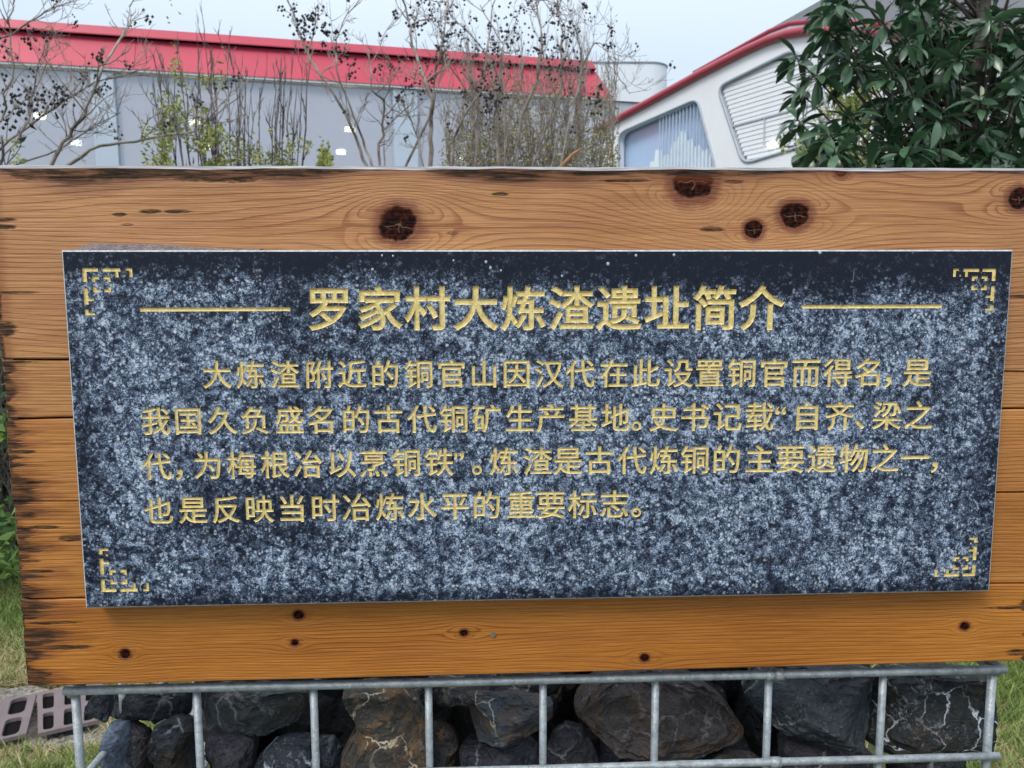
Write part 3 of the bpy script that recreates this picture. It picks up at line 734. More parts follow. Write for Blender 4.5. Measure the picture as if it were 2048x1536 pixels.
    if left:                                          # weather-blackened streaks running in from the sawn end
        xl = -.4675; st = n.noise(n.mapping(co_, (7, 1, 75)), 1, 4, .62)
        reach = n.rng(st, .40, .78, .0035, .085 * left)
        e1 = n.rng(n.sub(X, xl), reach, n.mul(reach, .45), 0, 1, True); dk = e1 if dk is None else n.math('MAXIMUM', dk, e1)
        fringe = n.rng(n.sub(X, xl), n.addn(n.mul(reach, 1.5), .008), reach, 0, .55, True); c = n.mix(fringe, c, (.20, .055, .014))
    if right:
        st = n.noise(n.mapping(co_, (7, 1, 60), (2, 0, 5)), 1, 4, .6); reach = n.rng(st, .5, .8, .0, .05 * right)
        e2 = n.rng(n.sub(.452, X), reach, n.mul(reach, .5), 0, 1, True); dk = e2 if dk is None else n.math('MAXIMUM', dk, e2)
    if topw:
        st = n.noise(n.mapping(co_, (9, 1, 160), (0, 0, 0)), 1, 4, .68); big2 = n.noise(n.mapping(co_, (5.5, 1, 1), (1.35, 0, 0)), 1, 2)
        lx = n.rng(X, .02, .20, 1, .22)               # worst on the left half
        reach = n.mul(n.mul(n.rng(big2, .38, .62, .18, 1.0), lx), .019 * topw)
        dz = n.addn(n.sub(zt, Z), n.mul(n.sub(st, .5), .016))
        e3 = n.rng(dz, n.addn(reach, .0015), n.mul(reach, .55), 0, 1, True)
        e3b = n.rng(dz, n.addn(reach, .008), reach, 0, .6, True); c = n.mix(e3b, c, (.17, .045, .016))
        dk = e3 if dk is None else n.math('MAXIMUM', dk, e3)
    if dk is not None:
        dcol = n.mix(n.rng(n.noise(n.mapping(co_, (40, 1, 420)), 1, 4, .7), .35, .65), (.007, .006, .007), (.060, .042, .030)); dk = n.mul(dk, n.rng(n.noise(n.mapping(co_, (22, 1, 240)), 1, 4, .7), .60, .46, .45, 1)); c = n.mix(n.mul(dk, .96), c, dcol); hgt = n.sub(hgt, n.mul(dk, 1.0))
        rg = n.rng(dk, 0, 1, .40, .75)
    else: rg = .40
    n.bump(hgt, .55, .0012)
    mk_ = dk if kmask is None else (kmask if dk is None else n.math('MAXIMUM', dk, kmask))
    return n.set(c, rg, 0, .35 if mk_ is None else n.rng(mk_, 0, 1, .35, .06), **{'Coat Weight': .28 if mk_ is None else n.rng(mk_, 0, 1, .28, 0), 'Coat Roughness': .25})
def endg():
    n = NT('weathered_end_grain'); c = n.mix(n.rng(n.noise(n.mapping(n.co(), (60, 60, 200)), 1, 4), .3, .7), (.05, .04, .03), (.20, .17, .14)); return n.set(c, .85, 0, .2)
M_end = endg()
def weath():
    n = NT('silvered_wood_edge'); c = n.mix(n.rng(n.noise(n.mapping(n.co(), (25, 400, 400)), 1, 4, .6), .3, .7), (.13, .125, .13), (.42, .42, .44)); n.bump(n.noise(n.mapping(n.co(), (25, 500, 500)), 1, 3), .5, .002); return n.set(c, .8, 0, .3)
M_sil = weath()
board = empty('timber_board', (0, 0, BASE), 'thick varnished knotty plank board standing on the stone filled cage', 'sign board')
XL = -.4675; XR = .466
ztop = (bp(0, 334)[1] + bp(2048, 338)[1]) / 2; zbot = (bp(54, 1373)[1] + bp(2048, 1322)[1]) / 2
def zl(y): return bp(60, y)[1]
def zr(y): return bp(2040, y)[1]
joints = [(bp(0, 329)[1], bp(2048, 335)[1], 0, 0), (zl(718), zr(745), 1.6, .7), (zl(838), zr(817), 1.7, 1.6), (zl(1003), zr(985), .35, 1.5), (zl(1199), zr(1168), 1.3, .9), (bp(54, 1373)[1], bp(2048, 1322)[1], 0, 0)]
def jz(k, x):
    a, b, g0, g1 = joints[k]; t = (x - XL) / (XR - XL); z = a + (b - a) * t
    if 0 < k < 5: z += .0009 * mnoise.noise(Vector((x * 9, k * 3.3, 0))) + .0003 * mnoise.noise(Vector((x * 60, k, 2)))
    gap = (g0 + (g1 - g0) * t) * .001 * (1 + .4 * mnoise.noise(Vector((x * 14, k, 5))))
    return z, max(gap, 0)
s60 = dict(
  k0=[(797, 451, 38, .5), (1385, 364, 40, .55), (1590, 431, 29, .5), (1508, 460, 19, .5), (1682, 342, 14, .6), (2040, 398, 25, .5)],
  s0=[(300, 424, 24, 5), (238, 430, 18, 4), (357, 424, 30, 4), (255, 450, 14, 3), (1002, 389, 20, 4), (905, 467, 13, 4), (1470, 365, 22, 5), (1425, 459, 28, 6), (1250, 362, 60, 3),
      (60, 350, 46, 10), (440, 352, 110, 14), (14, 440, 26, 4), (10, 455, 26, 5), (30, 585, 52, 3), (2040, 594, 30, 4), (10, 660, 26, 16), (600, 346, 40, 4), (150, 350, 18, 6)],
  s3=[(72, 992, 48, 4), (88, 1055, 40, 4), (140, 1076, 26, 9), (55, 1124, 26, 4), (60, 1145, 55, 5), (75, 940, 10, 3)],
  s4=[(105, 1246, 58, 4), (120, 1296, 80, 6), (70, 1350, 36, 10), (2030, 1215, 75, 4), (2040, 1306, 34, 9), (60, 1233, 40, 3)],
  k4=[(597, 1231, 11, .5), (250, 1308, 11, .6), (928, 1266, 9, .4), (590, 1286, 8, .5), (1290, 1316, 9, .4), (1930, 1253, 10, .6)])
LT, DK = (.53, .262, .100), (.24, .078, .022); LO, DO = (.50, .195, .030), (.22, .056, .008)
mats = [wood('pine_top_plank', LT, DK, .0044, s60['k0'], s60['s0'], 1.0, .10, 1.0, ztop, warp=.014),
        wood('pine_second_plank', (.54, .265, .090), (.24, .08, .022), .0030, (), [(15, 660, 28, 16), (20, 725, 60, 3)], 2.4, .35, warp=.004),
        wood('pine_third_plank', (.54, .235, .060), (.22, .07, .018), .0036, (), [(40, 905, 34, 5)], 3.9, .75, warp=.004),
        wood('pine_fourth_plank', (.53, .225, .050), (.22, .07, .016), .0038, (), s60['s3'], 5.2, .8, warp=.005),
        wood('pine_bottom_plank', LO, DO, .0034, s60['k4'], s60['s4'], 6.6, 1.0, warp=.008, right=.4)]
order = [(0, 1), (1, 2), (2, 3), (3, 4), (4, 5)]
for k, (jt, jb) in enumerate(order):
    xl = XL + [0, .0012, .0004, .0008, 0][k] + random.uniform(-.0006, .0006); xr = XR
    NX = 150; m = MB(); rows = None; prev = None; y0 = YB + [0, .0008, 0, .0006, .0003][k]; yb = YB + TH
    for i in range(NX + 1):
        x = xl + (xr - xl) * i / NX
        (za, ga), (zb, gb) = jz(jt, x), jz(jb, x)
        zt_ = za - ga / 2; zb_ = zb + gb / 2; c = .0011
        if k == 0: c2 = .0030 + .0012 * mnoise.noise(Vector((x * 12, 0, 0))); zt_ += .0006 * mnoise.noise(Vector((x * 40, 3, 0)))
        else: c2 = c
        e_ = .0035 if i in (0, NX) else 0
        zi = [zb_ + c + (zt_ - c2 - zb_ - c) * q / 19 for q in range(20)]
        sec = [(yb, zb), (y0 + .016, zb), (y0 + .016, zb_), (y0 + c + e_ * .3, zb_)] + [(y0 + e_ * .3 + .00025 * mnoise.noise(Vector((x * 30, z * 400, k))), z) for z in zi] + [ (y0 + c2 * 1.2 + e_ * .3, zt_), (y0 + .016, zt_), (y0 + .016, za), (yb, za)]
        cur = [len(m.v) + j for j in range(len(sec))]
        ej = (lambda z: (.0016 * mnoise.noise(Vector((0, z * 160, k))) + .0012 * mnoise.noise(Vector((3, z * 600, k)))) if i < 2 else 0)
        m.v += [(x + ej(z), y, z) for y, z in sec]
        if prev:
            for j in range(len(sec)):
                j2 = (j + 1) % len(sec); m.f.append((prev[j], cur[j], cur[j2], prev[j2]))
                m.m.append(1 if (j in (23, 24) and k == 0) else (0 if 2 <= j <= 24 else 2))
        else: m.f.append(tuple(cur)); m.m.append(2)
        prev = cur
    m.f.append(tuple(reversed(prev))); m.m.append(2)
    o = m.build('plank', [mats[k], M_sil, M_end], board, world=False)
    o['label'] = ['wide top plank with large dark knots', 'thin light brown plank second from the top', 'narrow honey coloured middle plank', 'plank with blackened cracks at its left end', 'orange bottom plank with small knots'][k]
# small screw in the bottom plank and drops of resin under it
p = on_y(986, 1269, YB); m = MB()
m.tube([Vector((p.x, YB + .002, p.z - BASE)), Vector((p.x, YB - .0012, p.z - BASE))], .0024, 12)
m.build('screw', rough_mat('screw_steel', (.35, .33, .30), .4, .2, 200, .8), board, world=False)

# ------------------------------------------------------------------ granite plaque
PW, PH = .8, .3047; TP = .016
def granite():
    n = NT('blue_grey_granite'); X, _, Z = n.xyz()
    v0 = n.mapping(n.co(), (1, 1, 1))
    wob = n.noise(v0, 160, 2, .5, col=True); vw = n.node('ShaderNodeVectorMath'); vw.operation = 'MULTIPLY_ADD'
    n.put(vw.inputs[0], wob); vw.inputs[1].default_value = (.004, .004, .004); n.put(vw.inputs[2], v0); v1 = vw.outputs[0]
    f1 = n.noise(v1, 370, 4, .75, 1.9); f2 = n.noise(v0, 120, 4, .68, .6); cl = n.noise(v0, 22, 4, .6); cl2 = n.noise(v0, 7, 3, .5)
    cell = n.voro(v1, 260, 'F1', 'Color'); sc = n.node('ShaderNodeSeparateColor'); n.put(sc.inputs[0], cell)
    g = n.addn(n.addn(n.mul(f1, .80), n.mul(f2, .60)), n.addn(n.mul(cl, .16), n.addn(n.mul(cl2, .08), -.052)))
    g = n.addn(g, n.mul(sc.outputs[0], .06)); g = n.addn(g, .035)
    # wet dark margin along the top and dull corners
    z1 = n.sub(PH / 2, Z); nn = n.addn(n.noise(n.mapping(v0, (26, 1, 12)), 1, 5, .65), n.mul(n.noise(v0, 9, 3), .6))
    wd = n.rng(n.math('ABSOLUTE', n.sub(X, .17)), .30, .05, .006, .026)
    stain = n.rng(z1, n.addn(n.addn(wd, -.016), n.mul(nn, .060)), n.addn(n.addn(wd, -.040), n.mul(nn, .040)), 0, 1, True)
    ex = n.math('MINIMUM', n.addn(X, PW / 2), n.sub(PW / 2, X)); st2 = n.rng(ex, n.mul(nn, .040), n.mul(nn, .008), 0, .32)
    low = n.addn(Z, PH / 2); st3 = n.rng(low, n.mul(nn, .018), n.mul(nn, .004), 0, .45)
    st = n.math('MAXIMUM', stain, n.math('MAXIMUM', st2, st3))
    patch_ = n.rng(n.noise(n.mapping(v0, (3.2, 1, 7), (4, 0, 1)), 1, 3), .56, .70, 0, .38)
    st = n.math('MAXIMUM', st, patch_)
    g = n.sub(g, n.mul(st, .17))
    c = n.mix(n.rng(g, .74, .83), (.007, .010, .020), (.050, .068, .112)); c = n.mix(n.rng(g, .83, .92), c, (.21, .28, .40))
    c = n.mix(n.mul(n.rng(g, .91, .97), .9), c, (.60, .69, .84))
    for scl, th, col_, sz in ((300, .80, (.70, .76, .86), .42), (420, .86, (.45, .53, .66), .45), (340, .80, (.004, .006, .010), .50)):
        vc = n.voro(n.mapping(v0, (1, 1, 1), (scl * .01, 0, 2)), scl, 'F1', 'Color'); s3_ = n.node('ShaderNodeSeparateColor'); n.put(s3_.inputs[0], vc)
        vd = n.addn(n.voro(n.mapping(v0, (1, 1, 1), (scl * .01, 0, 2)), scl), n.mul(n.sub(f1, .5), 1.5))
        mk = n.mul(n.rng(s3_.outputs[0], th, th + .02), n.rng(vd, sz, sz * .55)); mk = n.mul(mk, n.mul(n.rng(cl, .38, .52, .12, 1), n.sub(1, n.mul(st, .93))))
        c = n.mix(n.mul(mk, .72), c, col_)
    c = n.mix(n.mul(n.mul(st, n.rng(f2, .38, .62, 1, .35)), .72), c, (.010, .015, .028))
    v2 = n.voro(v1, 130, 'F1', 'Color'); s2_ = n.node('ShaderNodeSeparateColor'); n.put(s2_.inputs[0], v2)
    dist = n.voro(v1, 130)
    sp_w = n.mul(n.mul(n.rng(s2_.outputs[1], .93, .97), n.rng(dist, .34, .16)), n.sub(1, st))
    c = n.mix(n.mul(sp_w, .7), c, (.70, .70, .76))
    c = n.mix(n.mul(n.rng(f2, .56, .66), .2), c, (.05, .045, .05))
    fl = n.rng(n.noise(n.mapping(v0, (400, 1, 30), (0, 0, 0), (0, .5, 0)), 1, 2), .74, .78); c = n.mix(n.mul(fl, .4), c, (.4, .45, .52))
    n.bump(n.mul(f1, 1.0), .12, .0004)
    return n.set(c, n.rng(st, 0, 1, .42, .30), 0, .20)
M_gran = granite()
def gold():
    n = NT('gold_paint'); a = n.noise(scale=420, detail=4, rough=.65); b = n.noise(scale=60, detail=3)
    c = n.mix(n.rng(a, .3, .7), (.56, .41, .13), (.92, .78, .38)); c = n.mix(n.rng(b, .62, .80, 0, .5), c, (.16, .11, .05))
    n.bump(a, .45, .001); return n.set(c, .36, .12, .5)
M_gold = gold()
M_chip = rough_mat('sawn_granite_edge', (.42, .43, .46), .8, .35, 300)
def glyph_loops(ch, res=4):
    cu = bpy.data.curves.new('t', 'FONT'); cu.body = ch; o = bpy.data.objects.new('t', cu); COL.objects.link(o)
    bpy.context.view_layer.update(); dg = bpy.context.evaluated_depsgraph_get(); c = o.to_curve(dg, apply_modifiers=False)
    loops = []
    for s in c.splines:
        P = s.bezier_points; n_ = len(P); pts = []
        for i in range(n_):
            p0, p1 = P[i], P[(i + 1) % n_]; a, b, cc, d_ = p0.co.xy, p0.handle_right.xy, p1.handle_left.xy, p1.co.xy
            chord = (d_ - a).length; dev = abs((b - a).cross(d_ - a)) + abs((cc - a).cross(d_ - a))
            k = 1 if dev < 1e-4 * 1 or chord < .02 else res
            for j in range(k):
                t = j / k; pts.append(a * (1 - t) ** 3 + b * 3 * t * (1 - t) ** 2 + cc * 3 * t * t * (1 - t) + d_ * t ** 3)
        q = [pts[0]]
        for p in pts[1:]:
            if (p - q[-1]).length > .003: q.append(p)
        if (q[0] - q[-1]).length < .003: q.pop()
        if len(q) > 2: loops.append([Vector(p) for p in q])
    o.to_curve_clear(); bpy.data.objects.remove(o); bpy.data.curves.remove(cu)
    return loops
def area(lp): return .5 * sum(lp[i - 1].x * lp[i].y - lp[i].x * lp[i - 1].y for i in range(len(lp)))
def offset(lp, d_, sgn):
    n_ = len(lp); o = []
    for i in range(n_):
        a, b, c = lp[i - 1], lp[i], lp[(i + 1) % n_]
        e0 = (b - a).normalized(); e1 = (c - b).normalized(); n0 = Vector((e0.y, -e0.x)); n1_ = Vector((e1.y, -e1.x))
        nn = n0 + n1_
        if nn.length < .3: nn = n0
        nn.normalize(); k = max(.5, nn.dot(n0)); o.append(b + nn * (d_ * sgn / k))
    return o
def winding(loops, x, y):
    wn = 0
    for lp in loops:
        j = lp[-1]
        for p in lp:
            if (j.y <= y) != (p.y <= y):
                if x < j.x + (y - j.y) / (p.y - j.y) * (p.x - j.x): wn += 1 if p.y > j.y else -1
            j = p
    return wn
plaque = empty('granite_plaque', (0, 0, BASE), 'speckled blue grey granite plaque with gold engraved Chinese text', 'plaque')
def pp(px, py): p = on_y(px, py, 0); return Vector((p.x, p.z - BASE))
face = MB(); cells = []
def engrave(name, loops, sgn, cell, inset=.00045, deep=.0010, label=None):
    """cut the loops out of the stone face inside the cell and lay a gold lined groove in them"""
    x0_, x1_, z0_, z1_ = cell; rect = [Vector((x0_, z0_)), Vector((x1_, z0_)), Vector((x1_, z1_)), Vector((x0_, z1_))]
    V, fs = cdt_fill([rect] + loops, lambda x, y: winding(loops, x, y) == 0)
    face.add([(v[0], 0, v[1]) for v in V], fs); cells.append(cell)
    ins = [offset(lp, -inset, sgn) for lp in loops]
    V, fs = cdt_fill(ins, lambda x, y: winding(ins, x, y) != 0)
    m = MB(); m.add([(v[0], deep, v[1]) for v in V], fs)
    for a, b in zip(loops, ins):
        n_ = len(a); m.add([(p.x, 0, p.y) for p in a] + [(p.x, deep, p.y) for p in b], [(i, (i + 1) % n_, (i + 1) % n_ + n_, i + n_) for i in range(n_)])
    m.build(name, M_gold, plaque, world=False)
cache = {}
def char(ch, px, py, em, bold, name):
    if ch not in cache: cache[ch] = glyph_loops(ch)
    L = cache[ch]; c = pp(px, py); c2 = pp(px + 10, py); s = em * (c2 - c).length / 10
    big_ = max(L, key=lambda l: abs(area(l))); sgn = 1 if area(big_) > 0 else -1
    # glyph box: centred on the em box of CJK glyphs
    loops = [[Vector(((p.x - .5) * s, (p.y - .38) * s)) for p in lp] for lp in L]
    loops = [offset(lp, bold, sgn) for lp in loops]
    loops = [[p + c for p in lp] for lp in loops]
    xs = [p.x for lp in loops for p in lp]; zs = [p.y for lp in loops for p in lp]
    e_ = .0004
    engrave(name, loops, sgn, (min(xs) - e_, max(xs) + e_, min(zs) - e_, max(zs) + e_), .00055 if em < 80 else .0008, .0009 if em < 80 else .0013)
def lerp_y(tab, x):
    for (a, ya), (b, yb) in zip(tab, tab[1:]):
        if x <= b: return ya + (yb - ya) * (x - a) / (b - a)
    return tab[-1][1]
for ch, x in zip('罗家村大炼渣遗址简介', [658.6, 759, 855, 951.6, 1047, 1142, 1238, 1334, 1430, 1523]):
    char(ch, x, lerp_y([(600, 617), (1600, 615)], x), 92, .00085, 'title_character')
lines = [
 ('大炼渣附近的铜官山因汉代在此设置铜官而得名，是', [434, 501, 569, 638, 704, 770, 838, 903, 968, 1033, 1098, 1160, 1228, 1291, 1357, 1419, 1484, 1548, 1612, 1676, 1738, 1793, 1835], [(400, 749), (1860, 744)]),
 ('我国久负盛名的古代铜矿生产基地。史书记载“自齐、梁之', [311.5, 376, 445, 510, 579, 644, 712, 777, 844, 908, 973, 1039, 1102, 1166, 1231, 1291, 1327, 1390, 1455, 1519, 1578, 1614, 1679, 1738, 1774, 1837], [(300, 842), (1039, 836), (1860, 830)]),
 ('代，为梅根冶以烹铜铁”。炼渣是古代炼铜的主要遗物之一，', [313.5, 374, 416, 483, 550, 616, 683, 747, 813, 878, 934, 972, 1008, 1075, 1136, 1199, 1264, 1328, 1390, 1453, 1519, 1581, 1644, 1708, 1770, 1830, 1886], [(300, 932), (1008, 922), (1860, 915)]),
 ('也是反映当时冶炼水平的重要标志。', [317.5, 386, 452, 518, 584, 650, 714, 780, 844, 910, 973, 1042, 1102, 1165, 1229, 1291], [(300, 1021), (973, 1010), (1300, 1007)])]
for txt, xs, ty in lines:
    for ch, x in zip(txt, xs): char(ch, x, lerp_y(ty, x), 60, .00036, 'engraved_character')
# rules beside the title
for (a, b, y0_, y1_) in ((280, 580, 613, 621), (1604, 1884, 609, 617)):
    p0 = pp(a, y1_); p1 = pp(b, y0_); z0_ = pp(a, y1_ + (2 if a < 1000 else 0)).y; z1_ = z0_ + .0030
    lp = [Vector((p0.x, z0_)), Vector((p1.x, z0_)), Vector((p1.x, z1_)), Vector((p0.x, z1_))]
    engrave('rule_line', [lp], 1, (p0.x - .001, p1.x + .001, z0_ - .001, z1_ + .001), .0006, .0010)
# corner ornaments: thin bars of a fret, mirrored into the four corners
fret = [(0, 0, 30, 7), (0, 7, 8, 27), (38, 0, 73, 7), (63, 7, 69, 18), (0, 38, 8, 71), (8, 59, 19, 64), (84, 0, 96, 5), (90, 5, 96, 18), (0, 87, 19, 92), (0, 80, 7, 87),
        (78, 13, 82, 17), (13, 76, 17, 80), (18, 16, 31, 22), (18, 22, 24, 27), (40, 16, 53, 22), (47, 22, 53, 27), (18, 41, 31, 47), (18, 36, 24, 41), (40, 41, 53, 47), (47, 36, 53, 41), (34, 30, 37, 33)]
U = (pp(1000, 537) - pp(1010, 537)).length / 10
for (px, py, sx, sz, k) in ((164, 536, 1, -1, 1.0), (1992, 537, -1, -1, .93), (203, 1184, 1, 1, 1.0), (1950, 1152, -1, 1, .93)):
    o_ = pp(px, py); sgx = U * k; bars = []; loops = []
    # union of the rectangles with a grid fill
    xs = sorted({v for r in fret for v in (r[0], r[2])}); ys = sorted({v for r in fret for v in (r[1], r[3])})
    T = lambda u, v: Vector((o_.x + sx * u * sgx, o_.y + sz * v * sgx))
    def full(u, v): return any(r[0] < u < r[2] and r[1] < v < r[3] for r in fret)
    m = MB(); e_ = 1.5; gx = [-e_] + xs + [97.5]; gy = [-e_] + ys + [93.5]
    for i in range(len(gx) - 1):
        for j in range(len(gy) - 1):
            a, b, c, d_ = T(gx[i], gy[j]), T(gx[i + 1], gy[j]), T(gx[i + 1], gy[j + 1]), T(gx[i], gy[j + 1])
            if full((gx[i] + gx[i + 1]) / 2, (gy[j] + gy[j + 1]) / 2):
                m.quadv([(q.x, .0009, q.y) for q in (a, b, c, d_)])
                for (q, r, mu, mv) in ((a, b, (gx[i] + gx[i + 1]) / 2, gy[j] - .01), (c, d_, (gx[i] + gx[i + 1]) / 2, gy[j + 1] + .01), (b, c, gx[i + 1] + .01, (gy[j] + gy[j + 1]) / 2), (d_, a, gx[i] - .01, (gy[j] + gy[j + 1]) / 2)):
                    if not full(mu, mv): m.quadv([(q.x, 0, q.y), (r.x, 0, r.y), (r.x, .0009, r.y), (q.x, .0009, q.y)])
            else: face.quadv([(q.x, 0, q.y) for q in (a, b, c, d_)])
    A_, B_ = T(-e_, -e_), T(97.5, 93.5); cells.append((min(A_.x, B_.x), max(A_.x, B_.x), min(A_.y, B_.y), max(A_.y, B_.y)))
    m.build('corner_ornament', M_gold, plaque, world=False)
ch_ = .0013
rects = [[Vector((a, c)), Vector((b, c)), Vector((b, d_)), Vector((a, d_))] for a, b, c, d_ in cells]
X0, X1, Z0, Z1 = -PW / 2 + ch_, PW / 2 - ch_, -PH / 2 + ch_, PH / 2 - ch_
V, fs = cdt_fill([[Vector((X0, Z0)), Vector((X1, Z0)), Vector((X1, Z1)), Vector((X0, Z1))]] + rects, lambda x, y: not any(a < x < b and c < y < d_ for a, b, c, d_ in cells))
face.add([(v[0], 0, v[1]) for v in V], fs)
hx, hz = PW / 2, PH / 2
face.box((-hx + .001, .0018, -hz + .001), (hx - .001, TP - .0005, hz - .001))
face.build('slab', M_gran, plaque, world=False)
# rough sawn arris all round
m = MB()
def arris(a, b, ia, ib, n_=200):
    for i in range(n_):
        t0, t1 = i / n_, (i + 1) / n_
        def q(t, u): 
            P_ = Vector(a).lerp(Vector(b), t) if u else Vector(ia).lerp(Vector(ib), t)
            return P_
        o0, o1, i0, i1 = q(t0, 1), q(t1, 1), q(t0, 0), q(t1, 0)
        j0 = mnoise.noise(Vector((t0 * 90, a[0] * 7, a[2] * 9))) * .0006; j1 = mnoise.noise(Vector((t1 * 90, a[0] * 7, a[2] * 9))) * .0006
        dd = (Vector(ia) - Vector(a)); dd.y = 0; dd = Vector((math.copysign(1, dd.x) if abs(b[2] - a[2]) > .1 else 0, 0, math.copysign(1, dd.z) if abs(b[0] - a[0]) > .1 else 0))
        m.quadv([o0, o1, i1 + dd * max(0, j1) * 0, i0 + dd * max(0, j0) * 0]); m.quadv([o0 , o1, Vector((o1.x, TP, o1.z)), Vector((o0.x, TP, o0.z))])
O_ = [(-hx, .0011, -hz), (hx, .0011, -hz), (hx, .0011, hz), (-hx, .0011, hz)]; I_ = [(X0, 0, Z0), (X1, 0, Z0), (X1, 0, Z1), (X0, 0, Z1)]
for i in range(4): arris(O_[i], O_[(i + 1) % 4], I_[i], I_[(i + 1) % 4])
m.build('sawn_edge', M_chip, plaque, world=False)
# adhesive squeezed out above the plaque at its top left
m = MB(); prof = [(150, 500), (165, 492), (178, 488), (230, 488), (290, 489), (345, 491), (362, 494), (400, 496), (450, 498), (520, 499)]
tp = [on_y(x, y, .013) for x, y in prof]; 
for i in range(len(tp) - 1):
    a, b = tp[i], tp[i + 1]; m.quadv([(a.x, .010, BASE + hz - .002), (b.x, .010, BASE + hz - .002), (b.x, .012, b.z), (a.x, .012, a.z)]); m.quadv([(a.x, .012, a.z), (b.x, .012, b.z), (b.x, YB, b.z + .001), (a.x, YB, a.z + .001)])
o = m.build('adhesive_bead', rough_mat('dried_adhesive', (.36, .28, .27), .35, .3, 160, bump=.8), plaque)
# water drops clinging near the wet top edge
M_drop = NT('water_drop').set((.35, .42, .52), .08, 0, .6)
for (px, py, r) in ((972, 524, 4.2), (981, 536, 4.2), (745, 539, 4), (1216, 528, 5), (907, 521, 3), (1002, 541, 3), (1272, 511, 4), (1348, 510, 4), (1124, 552, 3.5), (786, 512, 3), (1640, 505, 5), (764, 511, 3)):
    c = pp(px, py); R = r * .42 / F; m = MB(); vs = []; fs_ = []
    nr, na = 4, 10; vs.append((c.x, -R * .55, c.y))
    for i in range(1, nr + 1):
        a = math.pi / 2 * i / nr
        for j in range(na):
            b = 2 * math.pi * j / na; vs.append((c.x + R * math.sin(a) * math.cos(b), -R * .55 * math.cos(a) , c.y + R * 1.2 * math.sin(a) * math.sin(b)))
    for j in range(na): fs_.append((0, 1 + j, 1 + (j + 1) % na))
    for i in range(nr - 1):
        for j in range(na): fs_.append((1 + i * na + j, 1 + (i + 1) * na + j, 1 + (i + 1) * na + (j + 1) % na, 1 + i * na + (j + 1) % na))
    m.add(vs, fs_); m.build('water_drop', M_drop, plaque, True, world=False)

# ------------------------------------------------------------------ gabion cage
def galv():
    n = NT('galvanised_wire'); a = n.noise(scale=90, detail=5, rough=.7); b = n.noise(scale=400, detail=3)
    c = n.mix(n.rng(a, .3, .7), (.20, .23, .25), (.44, .48, .51)); c = n.mix(n.rng(b, .60, .72, 0, .55), c, (.62, .64, .66)); n.bump(n.addn(a, b), .6, .001)
    return n.set(c, .5, .45, .5)
M_wire = galv()
YG = .034; GR = .0036; DEP = .40
cage = empty('gabion_cage', (0, YG + DEP / 2, 0), 'galvanised welded wire cage filled with dark stones under the board', 'gabion')
xs_px = [(150, 1386), (393, 1386), (627, 1386), (857, 1386), (1086, 1380), (1311, 1375), (1537, 1372), (1766, 1365), (1984, 1358)]
vx = [on_y(x, y, YG + .006).x for x, y in xs_px]
ztb = (on_y(150, 1382, YG).z + on_y(1990, 1338, YG).z) / 2
step = ztb - (on_y(1985, 1519, YG).z + on_y(1086, 1530.5, YG).z) / 2
hzs = [ztb - i * step for i in range(12) if ztb - i * step > .01]
zb0 = hzs[-1]; x0g, x1g = vx[0] - .006, vx[-1] + .008
def wire(a, b, r=GR, wob=.0):
    m = MB(); a = Vector(a); b = Vector(b); n_ = 8
    pts = [a.lerp(b, i / n_) + Vector((0, random.gauss(0, .0002), random.gauss(0, .0002))) for i in range(n_ + 1)]
    m.tube(pts, r, 12); return m.build('wire', M_wire, cage, True)
for i, z in enumerate(hzs):
    wire((x0g, YG, z), (x1g, YG, z), .0042 if i == 0 else GR + .0001); wire((x0g, YG + DEP, z), (x1g, YG + DEP, z))
    wire((vx[0] - .001, YG, z - .004), (vx[0] - .001, YG + DEP, z - .004)); (wire((vx[-1] + .001, YG, z - .004), (vx[-1] + .001, YG + DEP, z - .004)) if i != 1 else None)
for i, x in enumerate(vx):
    wire((x, YG + .0062, zb0 - .02), (x, YG + .0062, ztb - .001), .0040 if i in (0, 8) else GR)
    wire((x, YG + DEP - .006, zb0 - .02), (x, YG + DEP - .006, ztb - .001)); wire((x + .004, YG + .004, ztb + .001), (x + .004, YG + DEP, ztb + .001))
for y in (.1, .2, .3): wire((vx[0] - .004, YG + y, zb0), (vx[0] - .004, YG + y, ztb)); wire((vx[-1] + .004, YG + y, zb0), (vx[-1] + .004, YG + y, ztb))
xj = on_y(1555, 1351, YG).x; zj = ztb
m = MB(); m.tube([(xj - .003, YG, zj), (xj + .005, YG, zj)], .0055, 12); m.tube([(xj - .012, YG - .001, zj - .0005), (xj - .004, YG - .0005, zj)], .0049, 12); m.build('clip', M_wire, cage, True)
zj -= step; m = MB(); m.tube([(xj - .004, YG, zj), (xj + .006, YG, zj)], .0051, 12); m.build('clip', M_wire, cage, True)

